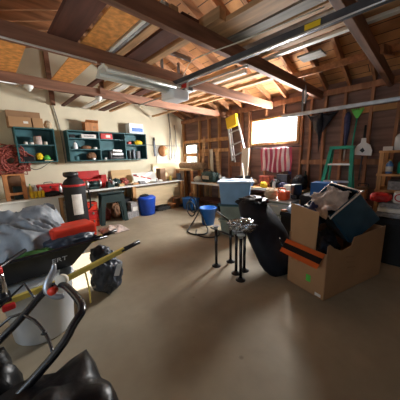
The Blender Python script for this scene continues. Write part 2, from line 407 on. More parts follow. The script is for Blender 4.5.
fx = thing('fluorescent_fixture', 'white two tube fluorescent light fixture hung under the tie beam', 'light fixture', (1.3, 2.24, 2.2))
b = B(); mx = Matrix(((0, 0, 1, 1.34), (1, 0, 0, 2.24), (0, 1, 0, 2.14), (0, 0, 0, 1)))
b.prism([(-.15, 0), (-.12, .0), (-.05, .045), (.05, .045), (.12, 0), (.15, 0), (.15, .012), (.06, .075), (-.06, .075), (-.15, .012)], mx, .84)
b.build('housing', 'diffuser', fx)
for dy in (-.075, .075): B().cyl((.94, 2.24+dy, 2.155), (1.74, 2.24+dy, 2.155), .014).build('tube', 'tubewhite', fx)
for x in (1.0, 1.65): B().cyl((x, 2.24, 2.21), (x, 2.43, 2.31), .004, n=6).build('hanger', 'steel', fx)

for i, (x, y) in enumerate(((.56, 3.66), (1.42, 3.66))):
    t = thing('lamp_socket', ['white ceiling lamp socket on the far tie beam, the one nearer the left edge', 'white ceiling lamp socket on the far tie beam below the fluorescent fixture'][i], 'lamp socket', (x, y, 2.24), 0, 'lamp sockets on the far tie beam')
    B().lathe([(.02, 0), (.035, .015), (.05, .035), (.05, .055)], (x, y, 2.245)).build('socket', 'white', t)
    B().lathe([(0, -.02), (.02, -.01), (.022, 0)], (x, y, 2.245)).build('bulb', 'tubewhite', t)
one('conduit_pipe', B().tube([(1.16, 5.41, 2.9), (1.17, 5.41, 2.5), (1.24, 5.41, 2.0), (1.26, 5.41, 1.3)], .012, n=8), 'lumbergrey', 'thin grey conduit running down the plaster wall between the cabinets', 'conduit')
one('wall_board', B().span(1.12, 1.26, 5.405, 5.438, 1.28, 1.95), 'plyw', 'yellowish vertical wooden board on the wall between the two teal cabinets', 'board')

op = thing('garage_door_opener', 'white garage door opener motor hung from the tie beams', 'door opener', (1.92, 2.36, 2.06))
B().box((1.88, 2.36, 2.12), (.26, .26, .12), rz=R(0), bevel=.03).build('motor_housing', 'whiteplastic', op)
B().span(1.73, 1.80, 2.22, 2.50, 2.18, 2.22).build('mounting_strap', 'darksteel', op)
B().span(1.99, 2.06, 2.22, 2.50, 2.18, 2.22).build('mounting_strap', 'darksteel', op)
for x in (1.76, 2.02): B().span(x-.015, x+.015, 2.43, 2.45, 2.2, 2.56).build('hanger_bracket', 'steel', op)
B().span(1.3, 2.1, 2.28, 2.32, 2.56, 2.60).build('cross_angle', 'steel', op)
B().span(1.88, 1.92, 2.18, 2.225, 2.19, 2.27).build('label', 'red', op)
B().span(1.925, 1.95, 2.18, 2.222, 2.17, 2.27).build('label', 'paper', op)
B().span(1.70, 1.755, -1.55, 2.25, 2.165, 2.21).build('rail', 'darksteel', op)
B().tube([(1.70, -1.55, 2.16), (1.70, 2.25, 2.16)], .006, smooth=1, n=8).build('rail_edge', 'alu', op)
B().span(1.697, 1.70, .60, .70, 2.17, 2.205).build('sticker', 'yellow', op)
B().tube([(1.765, 2.25, 2.2), (1.765, -1.5, 2.2)], .005, smooth=1, n=6).build('chain', 'steel', op)
tr = thing('door_track', 'long grey steel door track in front of the window wall', 'track', (3.6, .2, 1.95))
B().span(3.585, 3.625, -1.5, 1.78, 1.935, 1.985, .008).build('track_channel', 'steel', tr)
for y in (1.45, -.5): B().span(3.60, 3.612, y-.015, y+.015, 1.98, 2.305).build('hanger_bracket', 'darksteel', tr)
one('opener_cord', B().tube([(1.9, 2.3, 2.2), (1.8, 2.0, 2.36), (1.62, 1.6, 2.28), (1.66, 1.2, 2.27), (1.75, .6, 2.29)], .005, n=6), 'cream', 'thin pale cord running from the opener along the beams', 'cord')
one('steel_rod', B().tube([(2.15, 1.46, 2.285), (2.15, 3.74, 2.285)], .012, smooth=1, n=8), 'alu', 'thin silver rod under the tie beams behind the opener', 'rod')
one('hanging_wires', B().tube([(3.72, 1.50, 2.5), (3.7, 1.45, 2.3), (3.73, 1.47, 2.2), (3.66, 1.44, 2.12), (3.7, 1.42, 2.25)], .012, n=6), 'steel', 'loose hanging wire bundle at the beam end above the window', 'wire')

# ------------------------------------------------------------------ teal wall cabinets and what is on them
def cabinet(x0, x1, divs, shelves, label):
    z0, z1, y0, y1 = 1.33, 1.965, 5.16, 5.436; t = .022
    c = thing('wall_cabinet', label, 'cabinet', ((x0+x1)/2, y1, z0), 0, 'teal open cabinets on the plaster wall')
    b = B(); b.span(x0, x1, y0, y1, z1-t, z1).span(x0, x1, y0, y1, z0, z0+t).span(x0, x0+t, y0, y1, z0+t, z1-t).span(x1-t, x1, y0, y1, z0+t, z1-t); b.build('case', 'teal', c)
    B().span(x0+t, x1-t, y1-.012, y1, z0+t, z1-t).build('back_panel', 'teald', c)
    for d_ in divs: B().span(d_-.01, d_+.01, y0+.003, y1-.012, z0+t, z1-t).build('divider', 'teald', c)
    for (a, b_, z) in shelves: B().span(a, b_, y0+.01, y1-.012, z-.009, z+.009).build('shelf', 'teald', c)
    return c
cabinet(.47, 1.08, [], [(.49, 1.06, 1.655)], 'small teal open cabinet at left with one middle shelf')
cabinet(1.30, 3.10, [1.93, 2.53], [(1.32, 1.92, 1.80), (1.32, 1.92, 1.575), (1.94, 2.52, 1.80), (2.54, 3.08, 1.69)], 'long teal open cabinet divided into three bays')

def carton(x, y, z, sx, sy_, sz, m, label, rz=0, name='cardboard_box', grp=None, flaps=False, patch=None, cat='box'):
    t = thing(name, label, cat, (x, y, z), rz, grp)
    r = Matrix.Rotation(rz, 3, 'Z')
    B().box((x, y, z+sz/2), (sx, sy_, sz), rz=rz, bevel=.004).build('body', m, t)
    if flaps:
        for s_ in (-1, 1):
            o_ = r @ Vector((0, s_*(sy_/2), 0)); a = Vector((x, y, z+sz)) + o_
            e = a + r @ Vector((0, s_*.05, .05))
            ax = r @ Vector((sx*.48, 0, 0))
            bb = B(); vs = [bb.bm.verts.new(p) for p in (a-ax, a+ax, e+ax, e-ax)]
            f = bb.bm.faces.new(vs); g = bmesh.ops.solidify(bb.bm, geom=[f], thickness=.004)
            bb.build('flap', m, t)
    if patch:
        px_, pz_, pw, ph, pm = patch
        B().box(Vector((x, y, z)) + r @ Vector((px_, -sy_/2-.001, pz_)), (pw, .002, ph), rz=rz).build('printed_label', pm, t)
    return t
S1 = 1.966
carton(.66, 5.345, S1, .50, .14, .29, 'card', 'tall wide brown cardboard box at the back on the small teal cabinet', patch=(.05, .2, .1, .05, 'cardin'), grp='boxes above the cabinets')
carton(.58, 5.215, S1, .32, .12, .17, 'cardlight', 'low brown carton with white label on the small teal cabinet', patch=(.08, .08, .07, .04, 'paper'), grp='boxes above the cabinets')
carton(.84, 5.215, S1, .16, .12, .17, 'cardlight', 'plain cube carton at right front on the small teal cabinet', grp='boxes above the cabinets')
one('cloth_sack', B().lump((1.01, 5.25, S1+.07), (.13, .15, .18), 3, .2), 'beige', 'pale crumpled sack on the right end of the small teal cabinet', 'sack')
carton(1.80, 5.28, S1, .27, .2, .17, 'orangewood', 'orange brown carton on top of the long teal cabinet', patch=(.05, .08, .05, .04, 'cardin'), grp='boxes above the cabinets', flaps=True)
carton(2.86, 5.28, S1, .38, .2, .24, 'whiteplastic', 'white and blue printed carton on the right end of the long cabinet', patch=(.02, .09, .3, .09, 'blue2'), grp='boxes above the cabinets')

def bottle(x, y, z, r, h, m, cap, label, name='bottle', cat='bottle', grp=None, neck=.35, lab=None):
    t = thing(name, label, cat, (x, y, z), 0, grp)
    B().lathe([(r*.9, 0), (r, .01), (r, h*.6), (r*.85, h*.72), (r*neck, h*.84), (r*neck, h*.92)], (x, y, z+.001), n=16).build('body', m, t)
    B().lathe([(r*neck*1.15, h*.9), (r*neck*1.15, h)], (x, y, z+.001), n=12).build('cap', cap, t)
    if lab: B().lathe([(r*1.01, h*.15), (r*1.01, h*.5)], (x, y, z+.001), n=16).build('paper_label', lab, t)
    return t
def can(x, y, z, r, h, m, label, lid='steel', name='can', cat='can', grp=None):
    t = thing(name, label, cat, (x, y, z), 0, grp)
    B().lathe([(r*.97, 0), (r, .006), (r, h-.006), (r*.97, h)], (x, y, z+.001), n=18).build('body', m, t)
    B().lathe([(r*.9, h), (r*.9, h+.006), (0, h+.006)], (x, y, z+.001), n=18).build('lid', lid, t)
    return t
f1, m1_ = 1.352, 1.664
can(.62, 5.25, m1_, .03, .04, 'paper', 'small white tub on the small cabinet shelf, leftmost', 'white', 'tub', 'tub', 'tubs on the small cabinet shelf')
can(.71, 5.25, m1_, .035, .035, 'paper', 'small white tub on the small cabinet shelf beside the pink jar', 'white', 'tub', 'tub', 'tubs on the small cabinet shelf')
can(.81, 5.26, m1_, .065, .15, 'pinkpaper', 'pinkish round jar with dark red lid on the small cabinet shelf', 'red', 'jar', 'jar')
can(.93, 5.25, m1_, .03, .05, 'cream', 'small pale tub right of the pink jar on the cabinet shelf', 'white', 'tub', 'tub', 'tubs on the small cabinet shelf')
one('drill_body', B().lump((.80, 5.27, f1+.09), (.12, .12, .15), 5, .15), 'yellow', 'yellow power tool in the bottom of the small teal cabinet', 'power tool')
one('tool_pouch', B().lump((.92, 5.27, f1+.06), (.12, .12, .12), 8, .2), 'brightgreen', 'green bundle in the bottom of the small teal cabinet', 'bundle')
one('tool_case', B().box((.63, 5.27, f1+.05), (.17, .14, .09), bevel=.01), 'black', 'black case in the bottom left of the small teal cabinet', 'case')
one('paint_brush', B().bar((.86, 5.19, f1+.012), (1.0, 5.2, f1+.012), .03, .018), 'beige', 'flat beige brush on the small cabinet bottom edge', 'brush')
# long cabinet
carton(1.72, 5.25, 1.81, .30, .12, .085, 'paper', 'flat white carton with blue ends on the top shelf of the first bay', patch=(0, .045, .2, .03, 'greypaper'), name='flat_box')
carton(1.40, 5.27, 1.81, .10, .12, .07, 'black', 'small black case on the top shelf of the first bay', name='small_case', cat='case')
bottle(1.44, 5.24, 1.585, .045, .16, 'whiteplastic', 'black', 'white bottle with black cap on the middle shelf of the first bay')
one('hand_plane', B().lump((1.66, 5.26, 1.585+.035), (.22, .12, .09), 11, .2), 'brown', 'brown lumpy tool on the middle shelf of the first bay', 'tool')
can(1.84, 5.24, 1.585, .045, .035, 'paper', 'small white dish on the middle shelf of the first bay', 'white', 'dish', 'dish')
one('tool_roll', B().lump((1.76, 5.28, f1+.08), (.22, .14, .17), 12, .2), 'brown', 'dark brown roll at the bottom of the first bay', 'roll')
can(1.45, 5.26, f1, .045, .08, 'teald', 'short teal can at bottom left of the first bay', 'teal')
can(1.77, 5.2, f1, .04, .035, 'alu', 'flat silver tin at the bottom of the first bay', name='tin', cat='tin')
carton(2.10, 5.25, 1.81, .26, .14, .12, 'red', 'red carton with white panel on the top shelf of the middle bay', patch=(.03, .06, .1, .06, 'paper'), name='flat_box')
t = thing('coffee_machine', 'silver and black appliance at the bottom of the middle bay', 'appliance', (2.33, 5.26, f1))
B().box((2.33, 5.27, f1+.035), (.30, .16, .06), bevel=.015).build('base', 'black', t)
B().box((2.33, 5.27, f1+.12), (.28, .15, .07), bevel=.02).build('middle_body', 'alu', t)
B().box((2.33, 5.27, f1+.20), (.24, .14, .06), bevel=.02).build('top_body', 'alu', t)
B().box((2.33, 5.19, f1+.085), (.26, .02, .02)).build('trim_strip', 'black', t)
can(2.16, 5.24, f1, .05, .18, 'black', 'black canister left of the silver appliance', 'black', 'canister', 'canister')
can(2.04, 5.22, f1, .03, .04, 'paper', 'small white cup at the bottom left of the middle bay', 'white', 'cup', 'cup')
one('tool_holster', B().lump((2.93, 5.27, 1.70+.05), (.24, .12, .13), 14, .25), 'yellow', 'yellow brown holstered tool on the shelf of the right bay', 'tool')
one('glue_tin', B().box((2.66, 5.25, 1.70+.035), (.08, .1, .06), bevel=.01), 'redplastic', 'small red tin on the shelf of the right bay', 'tin')
can(2.64, 5.25, f1, .05, .2, 'black', 'tall black can at the left bottom of the right bay', 'darksteel', grp='cans in the right bay')
can(2.76, 5.25, f1, .045, .22, 'darksteel', 'dark grey can beside the tall black one in the right bay', 'darksteel', grp='cans in the right bay')
can(2.88, 5.25, f1, .055, .18, 'greypaper', 'pale grey can with silver lid in the right bay', 'alu', grp='cans in the right bay')

# wall hangings beyond the cabinets
one('line_wire', B().tube([(3.1, 5.40, 1.72), (3.9, 5.40, 1.70), (4.5, 5.40, 1.70)], .006, n=6), 'darksteel', 'thin wire stretched along the plaster wall toward the corner', 'wire')
lv = thing('spirit_level', 'dark vertical tool hanging on the plaster wall right of the cabinet', 'hanging tool', (3.50, 5.41, 1.3))
B().box((3.50, 5.415, 1.62), (.05, .03, .42), bevel=.008).build('blade', 'darksteel', lv)
B().lathe([(.02, 0), (.03, .05), (.02, .1)], (3.50, 5.415, 1.82), n=12).build('grip', 'black', lv)
wb = thing('paper_sheet', 'white paper sheet pinned on the plaster wall behind the round orange mask', 'sheet', (3.72, 5.43, 1.15))
B().span(3.56, 3.92, 5.425, 5.437, 1.12, 1.68).build('sheet', 'paper', wb)
one('round_hat', B().lathe([(.15, 0), (.16, .015), (.10, .03), (.07, .07), (0, .08)], (3.77, 5.42, 1.55), Matrix.Rotation(R(90), 3, 'X')), 'orangewood', 'round orange brown straw hat hanging on the plaster wall', 'hat')
for i, (x, zt, zb, l) in enumerate(((4.02, 2.6, 1.3, 'grey looped cord hanging on the plaster wall, left of the two'), (4.22, 2.3, 1.25, 'grey looped cord hanging near the corner, right of the two'))):
    one('looped_cord', B().tube([(x, 5.41, zt), (x+.03, 5.40, (zt+zb)/2+.2), (x-.04, 5.40, zb+.1), (x, 5.40, zb), (x+.06, 5.40, zb+.12), (x+.05, 5.40, (zt+zb)/2), (x+.02, 5.41, zt)], .011, n=6), 'lumbergrey', l, 'cord', 'cords hanging near the corner')
rk = thing('wire_rack', 'grey wire rack hung on the plaster wall by the corner', 'rack', (4.15, 5.4, 1.3))
b = B()
for z in (1.30, 1.38, 1.46): b.bar((4.0, 5.40, z), (4.36, 5.40, z), .01, .01)
for k in range(7): b.bar((4.0+.06*k, 5.405, 1.30), (4.0+.06*k, 5.405, 1.46), .008, .008)
b.build('grille', 'steel', rk)

# ------------------------------------------------------------------ red cords at far left
hk = one('cord_hook', B().tube([(.36, 5.43, 1.60), (.36, 5.33, 1.60), (.36, 5.30, 1.63)], .01, n=8), 'steel', 'steel hook on the plaster wall carrying the red cords', 'hook')
for k, l in enumerate(('dark red tangled extension cord bundle on the wall hook, back coil', 'dark red extension cord bundle on the wall hook, front coil with drooping loops')):
    pts = []; rnd = random.Random(20+k)
    for i in range(70):
        a = i*1.7; rr = .05+.27*rnd.random()
        pts.append((.36+math.cos(a)*rr*1.15, 5.36-.10*k-.05*rnd.random(), 1.38+math.sin(a)*rr*1.0))
    one('extension_cord', B().tube(pts, .012, n=6, smooth=3), 'darkred', l, 'cord', 'red cords on the wall hook')
one('thin_cable', B().tube([(.60, 5.3, 1.28), (.68, 5.3, 1.20), (.80, 5.3, 1.22), (.92, 5.32, 1.30), (.98, 5.3, 1.34)], .006, n=6), 'black', 'thin black cable dangling below the small teal cabinet', 'cable')

# ------------------------------------------------------------------ workbench 1 (white)
w = thing('workbench', 'white topped workbench with a white side panel at left', 'workbench', (0, 5.1, 0), 0, 'workbenches along the walls')
B().span(-1.4, 1.02, 4.85, 5.43, .66, .69, .004).build('worktop', 'white', w)
B().span(-1.0, .93, 4.90, 4.93, .0, .655).build('front_panel', 'white', w)
for x in (-1.35, .97): B().span(x-.03, x+.03, 4.88, 4.94, 0, .66).build('leg', 'studlight', w)
for x in (-1.35, .97): B().span(x-.03, x+.03, 5.34, 5.40, 0, .66).build('leg', 'studlight', w)
cr = thing('wooden_crate', 'orange wooden upright open crate on the white workbench', 'crate', (.34, 5.08, .69))
for x in (.22, .46): B().span(x-.03, x+.03, 4.98, 5.04, .69, 1.12, .004).build('post', 'orangewood', cr)
B().span(.19, .49, 4.985, 5.20, 1.12, 1.145).build('top_board', 'orangewood', cr)
B().span(.19, .49, 5.17, 5.20, .69, 1.12).build('back_board', 'brown', cr)
B().span(.25, .43, 4.985, 5.03, .78, .82).build('rail', 'orangewood', cr)
one('dark_canister', B().box((.37, 5.10, .69+.12), (.13, .10, .23), bevel=.02), 'darkgreen', 'dark green canister standing inside the wooden crate', 'canister')
cd = thing('bottle_caddy', 'yellow plastic caddy tray on the white workbench', 'caddy', (.63, 4.98, .69))
b = B()
for k in range(4): b.box((.545+.055*k, 4.97, .69+.065), (.05, .10, .12), bevel=.01, taper=.85)
b.build('cups', 'yellow', cd)
for k, (c_, l) in enumerate((('brightgreen', 'bottle with green cap standing in the yellow caddy, leftmost'), ('white', 'white capped bottle in the middle of the yellow caddy'), ('orange', 'orange capped bottle at the right end of the yellow caddy'))):
    bottle(.55+.075*k, 5.065, .69, .028, .26-.02*k, 'whiteplastic' if k else 'yellowwood', c_, l, grp='bottles by the yellow caddy')
def toolbox(x, y, z, sx, sy_, sz, m, label, rz=0, handle=True):
    t = thing('toolbox', label, 'toolbox', (x, y, z), rz, 'red tool boxes'); r = Matrix.Rotation(rz, 3, 'Z')
    B().box((x, y, z+sz*.36), (sx, sy_, sz*.7), rz=rz, bevel=.012).build('body', m, t)
    B().box((x, y, z+sz*.86), (sx*1.02, sy_*1.03, sz*.27), rz=rz, bevel=.015).build('lid', m, t)
    if handle: B().tube([Vector((x, y, z+sz)) + r @ Vector(p) for p in ((-.07, 0, 0), (-.06, 0, .03), (.06, 0, .03), (.07, 0, 0))], .007, n=8).build('handle', 'black', t)
    B().box(Vector((x, y, z+sz*.72)) + r @ Vector((0, -sy_/2-.006, 0)), (.03, .012, .05), rz=rz).build('latch', 'chrome', t)
    return t
toolbox(.86, 5.22, .69, .42, .2, .22, 'red', 'long red toolbox at the back of the white workbench', rz=R(6))
one('dark_clutter', B().lump((.86, 4.96, .69+.045), (.28, .14, .11), 31, .35, 5), 'blackmatte', 'black lumpy tool bag in front of the long red toolbox', 'tool bag')
one('storage_boards', B().span(.99, 1.10, 4.86, 5.3, 0, .52, .01), 'lumbergrey', 'olive grey board stack at the right end of the white workbench', 'boards')

# tall black cylinder bag
g = thing('golf_travel_bag', 'tall black cylindrical bag with red band and white label', 'bag', (1.17, 4.62, 0))
gx, gy = 1.16, 4.62
B().lathe([(.17, 0), (.185, .03), (.185, .70), (.19, .86), (.19, .92), (.15, .99), (.10, 1.03), (.09, 1.06)], (gx, gy, 0), n=26).build('body', 'blackmatte', g)
B().lathe([(.192, .88), (.196, .885), (.196, .915), (.192, .92)], (gx, gy, 0), n=26).build('band', 'red', g)
B().lathe([(.10, 1.05), (.125, 1.07), (.13, 1.10), (.12, 1.14), (.0, 1.15)], (gx-.03, gy, 0), n=22).build('cap', 'black', g)
b = B()
for k in range(5):
    a0, a1 = R(238+k*10), R(248+k*10)
    vs = [b.bm.verts.new((gx+.1945*math.cos(a)+.0, gy+.1945*math.sin(a), z)) for a, z in ((a0, .36), (a1, .36), (a1, .74), (a0, .74))]
    b.bm.faces.new(vs)
b.build('printed_label', 'paper', g)
B().tube([(gx+.19, gy-.03, .8), (gx+.24, gy-.03, .75), (gx+.24, gy-.03, .45), (gx+.19, gy-.03, .4)], .014, n=8).build('side_handle', 'black', g)
# ------------------------------------------------------------------ workbench 2
w = thing('workbench', 'long cluttered workbench with steel pipe edge below the long cabinet', 'workbench', (2.8, 5.1, 0), 0, 'workbenches along the walls')
B().span(1.05, 4.05, 4.86, 5.43, .70, .735, .004).build('worktop', 'lumbergrey', w)
B().span(1.05, 4.05, 4.845, 4.86, .70, .735).build('front_edge', 'white', w)
B().span(2.55, 4.0, 5.0, 5.03, .10, .69).build('front_panel', 'plyw', w)
for x in (1.12, 2.5, 4.0):
    for y in (4.90, 5.38): B().span(x-.04, x+.04, y-.04, y+.04, 0, .70).build('leg', 'studlight', w)
ZB = .735
tb = [(1.55, .0, .17), (1.55, .172, .17), (1.55, .344, .17)]
for k, l in enumerate(('red tool case on the floor, lowest of the stack of three', 'red tool case, middle of the stack of three', 'red tool case, topmost of the stack of three')):
    toolbox(1.45, 4.74, .172*k, .20, .2, .166, 'redplastic' if k != 1 else 'red', l, handle=False)
t = thing('toolbox', 'large red toolbox with raised lid on the long workbench', 'toolbox', (1.66, 5.25, ZB), 0, 'red tool boxes')
B().box((1.66, 5.25, ZB+.10), (.48, .22, .20), bevel=.01).build('body', 'red', t)
B().box((1.66, 5.345, ZB+.29), (.48, .03, .18), rot=Matrix.Rotation(R(-12), 3, 'X'), bevel=.01).build('lid', 'red', t)
B().box((1.66, 5.136, ZB+.12), (.4, .008, .02)).build('trim_strip', 'alu', t)
t = thing('bench_grinder', 'dark green bench grinder with silver guards at left on the long workbench', 'grinder', (1.62, 5.02, ZB))
B().cyl((1.55, 5.0, ZB+.11), (1.72, 5.0, ZB+.11), .06).build('motor', 'darkgreen', t)
for x in (1.50, 1.76): B().cyl((x-.02, 5.0, ZB+.11), (x+.02, 5.0, ZB+.11), .08, n=18).build('wheel_guard', 'alu', t)
B().box((1.63, 5.0, ZB+.03), (.2, .12, .05), bevel=.01).build('base', 'darkgreen', t)
one('red_case', B().box((1.93, 5.22, ZB+.14), (.12, .12, .28), bevel=.01), 'red', 'small upright dark red case right of the large red toolbox', 'case')
t = thing('bench_vise', 'dark bench vise with silver jaw on the long workbench', 'vise', (1.98, 4.98, ZB))
B().box((1.98, 4.98, ZB+.035), (.16, .14, .07), bevel=.01).build('base', 'darkgreen', t)
B().box((1.94, 4.98, ZB+.10), (.05, .15, .08), bevel=.01).build('fixed_jaw', 'darkgreen', t)
B().box((2.03, 4.98, ZB+.10), (.04, .15, .08), bevel=.01).build('moving_jaw', 'alu', t)
B().cyl((1.98, 4.98, ZB+.09), (2.14, 4.98, ZB+.09), .012).build('screw', 'alu', t)
for k, (x, m_, l) in enumerate(((2.17, 'darkgreen', 'dark green lumpy tool bag right of the vise'), (2.36, 'darkred', 'dark red lumpy bundle on the long workbench'))):
    one('tool_bag', B().lump((x, 5.1, ZB+.08), (.22, .22, .2), 41+k, .3, 4), m_, l, 'tool bag', 'bundles on the long workbench')
one('plywood_panel', B().box((2.45, 5.36, ZB+.18), (.52, .012, .35), rot=Matrix.Rotation(R(-10), 3, 'X')), 'ply', 'tan plywood panel leaning on the wall under the middle bay', 'panel', 'panels leaning on the plaster wall')
one('plywood_panel', B().box((3.85, 5.37, ZB+.24), (.95, .012, .46), rot=Matrix.Rotation(R(-8), 3, 'X')), 'plyw', 'long pale plywood panel leaning on the wall by the corner', 'panel', 'panels leaning on the plaster wall')
t = thing('printed_sign_board', 'white board with red stripes leaning on the long workbench', 'board', (2.98, 5.12, ZB), R(-4), None)
rt = Matrix.Rotation(R(-25), 3, 'X')
B().box((2.98, 5.16, ZB+.13), (.66, .015, .28), rot=rt).build('sheet', 'white', t)
for k, x in enumerate((-.24, -.05, .1)):
    B().box(Vector((2.98+x, 5.16, ZB+.13)) + rt @ Vector((0, -.009, .06-.05*k)), (.14, .002, .03), rot=rt @ Matrix.Rotation(R(20), 3, 'Y')).build('stripe', 'red', t)
B().box(Vector((2.98-.26, 5.16, ZB+.13)) + rt @ Vector((0, -.009, .08)), (.1, .002, .05), rot=rt).build('stripe', 'black', t)
carton(3.50, 5.18, ZB, .17, .2, .34, 'brown', 'tall narrow brown box standing on the long workbench')
can(3.95, 4.97, ZB, .065, .17, 'darksteel', 'dark round can at the corner end of the long workbench', 'black')
one('wood_offcut', B().box((2.62, 4.97, ZB+.02), (.25, .06, .035), rz=R(15)), 'studlight', 'short wood offcut on the front of the long workbench', 'offcut')
one('cleaning_rag', B().lump((3.30, 4.96, ZB+.025), (.18, .14, .07), 51, .3), 'paper', 'crumpled white rag on the front of the long workbench', 'rag')
# in front of / below
st = thing('plastic_sawhorse', 'dark green plastic folding sawhorse with an arched opening', 'sawhorse', (1.86, 4.70, 0))
mx = Matrix(((1, 0, 0, 1.86), (0, 0, 1, 4.72), (0, 1, 0, 0), (0, 0, 0, 1)))
arch = [(-.30, 0), (-.22, .0), (-.19, .3), (-.15, .46), (-.08, .53), (.08, .53), (.15, .46), (.19, .3), (.22, 0), (.30, 0), (.26, .60), (.22, .66), (-.22, .66), (-.26, .60)]
B().prism([(-.30, 0), (-.22, 0), (-.19, .3), (-.15, .46), (-.24, .62)], mx, .05).prism([(.22, 0), (.30, 0), (.24, .62), (.15, .46), (.19, .3)], mx, .05).prism([(-.24, .62), (-.15, .46), (-.08, .53), (.08, .53), (.15, .46), (.24, .62), (.2, .66), (-.2, .66)], mx, .05).build('front_frame', 'sawhorse', st)
mx2 = mx.copy(); mx2[1][3] = 4.60
B().prism([(-.30, 0), (-.22, 0), (-.19, .3), (-.15, .46), (-.24, .62)], mx2, .04).prism([(.22, 0), (.30, 0), (.24, .62), (.15, .46), (.19, .3)], mx2, .04).prism([(-.24, .62), (-.15, .46), (.15, .46), (.24, .62)], mx2, .04).build('rear_frame', 'sawhorse', st)
B().span(-.26+1.86, .26+1.86, 4.58, 4.75, .64, .68, .01).build('top_beam', 'sawhorse', st)
for k, (x, s_, m_, l) in enumerate(((1.83, .16, 'darkred', 'dark red clutter bundle on the floor seen through the sawhorse, left'), (2.05, .2, 'brown', 'brown clutter bundle on the floor seen through the sawhorse, right'))):
    one('floor_bundle', B().lump((x, 4.98, s_*.8), (s_*1.2, s_, s_*2), 61+k, .3, 4), m_, l, 'bundle', 'bundles behind the sawhorse')
carton(2.40, 4.80, 0, .19, .2, .36, 'greypaper', 'grey white carton standing on the floor left of the blue tub', patch=(0, .2, .12, .1, 'paper'))
carton(2.23, 4.74, 0, .12, .18, .15, 'greypaper', 'low grey carton on the floor beside the sawhorse foot')
t = thing('blue_tub', 'deep blue plastic tub under the long workbench', 'tub', (2.72, 4.70, 0))
B().lathe([(.16, 0), (.185, .01), (.22, .38), (.23, .39), (.23, .42), (.18, .46), (0, .47)], (2.72, 4.70, 0), n=24, sy=.8).build('body', 'blue', t)
B().lump((2.66, 4.70, .47), (.22, .18, .09), 66, .3).build('bag_top', 'blackmatte', t)
one('floor_clutter_bundle', B().lump((3.22, 4.78, .05), (.5, .2, .12), 71, .4, 5), 'blackmatte', 'low black bundle on the floor right of the blue tub', 'bundle')
one('paint_bucket', B().lathe([(.10, 0), (.12, .25), (.125, .25), (.125, .27), (0, .27)], (3.72, 4.84, 0)), 'brown', 'brown bucket under the corner end of the long workbench', 'bucket')
one('red_floor_box', B().box((1.17, 4.22, .08), (.30, .16, .16), rz=R(-10), bevel=.015), 'redplastic', 'low red case lying on the floor before the black cylindrical bag', 'case')
def crumple(cx, cy, sx, sy_, h, seed, z0=0):
    def f(u, v):
        x, y = (u-.5)*sx, (v-.5)*sy_; n = noise.noise(Vector((u*4+seed, v*4, 0)))*h + abs(noise.noise(Vector((u*9+seed, v*9, 3))))*h*.8
        e = min(u, 1-u, v, 1-v)*6; e = min(1, e)
        a = noise.noise(Vector((u*3, v*3, seed)))*.08
        return (cx+x+a, cy+y+a*.6, z0+.012+max(0, (h*.7+n))*e)
    return f
one('paper_sack', B().grid(crumple(1.62, 4.12, .44, .46, .05, 3), 26, 22, .006), 'pinkpaper', 'crumpled pinkish paper sack flat on the floor in front of the sawhorse', 'sack')

# ------------------------------------------------------------------ corner and bench along the window wall
w = thing('workbench', 'workbench with pale front edge along the window wall', 'workbench', (4.25, 2.9, 0), 0, 'workbenches along the walls')
B().span(3.97, 4.52, 1.52, 4.45, .665, .70, .004).build('worktop', 'lumber', w)
B().span(3.955, 3.97, 1.52, 4.45, .655, .705).build('front_edge', 'white', w)
for x in (4.02, 4.47):
    for y in (1.58, 3.0, 4.38): B().span(x-.04, x+.04, y-.04, y+.04, 0, .665).build('leg', 'studlight', w)
B().span(4.0, 4.5, 1.6, 4.35, .22, .24).build('lower_shelf', 'lumberdark', w)
ZR = .70
one('carpet_roll', B().tube([(4.28, 5.25, 1.12), (4.30, 4.9, 1.12), (4.36, 4.3, 1.11)], [.085, .095, .09], n=16), 'carpet', 'rolled tan carpet lying across the corner at bench height', 'carpet roll')
t = thing('corner_table', 'small wooden stand in the corner under the carpet roll', 'stand', (4.3, 4.85, 0))
B().span(4.12, 4.50, 4.6, 5.3, .98, 1.02).build('top_board', 'ply', t)
for x, y in ((4.16, 4.64), (4.46, 4.64), (4.16, 5.26), (4.46, 5.26)): B().span(x-.03, x+.03, y-.03, y+.03, 0, .98).build('leg', 'orangewood', t)
one('orange_stool_box', B().span(4.02, 4.16, 4.50, 4.62, 0, .36, .005), 'orangewood', 'narrow upright orange wooden box in the corner by the blue bins', 'box')
one('cloth_bundle', B().lump((4.10, 4.32, ZR+.07), (.26, .24, .18), 81, .25), 'cream', 'pale cloth bundle at the corner end of the window wall bench', 'bundle')
t = thing('duffel_bag', 'dark green duffel bag with tan panel on the window wall bench', 'bag', (4.2, 3.95, ZR))
B().lump((4.18, 3.96, ZR+.13), (.26, .52, .32), 82, .15, sq=.4).build('body', 'darkgreen', t)
B().box((4.045, 3.98, ZR+.13), (.02, .22, .09), bevel=.008).build('panel', 'beige', t)
B().tube([(4.12, 4.12, ZR+.25), (4.08, 4.05, ZR+.33), (4.08, 3.85, ZR+.33), (4.12, 3.8, ZR+.25)], .01, n=8).build('carry_handle', 'black', t)
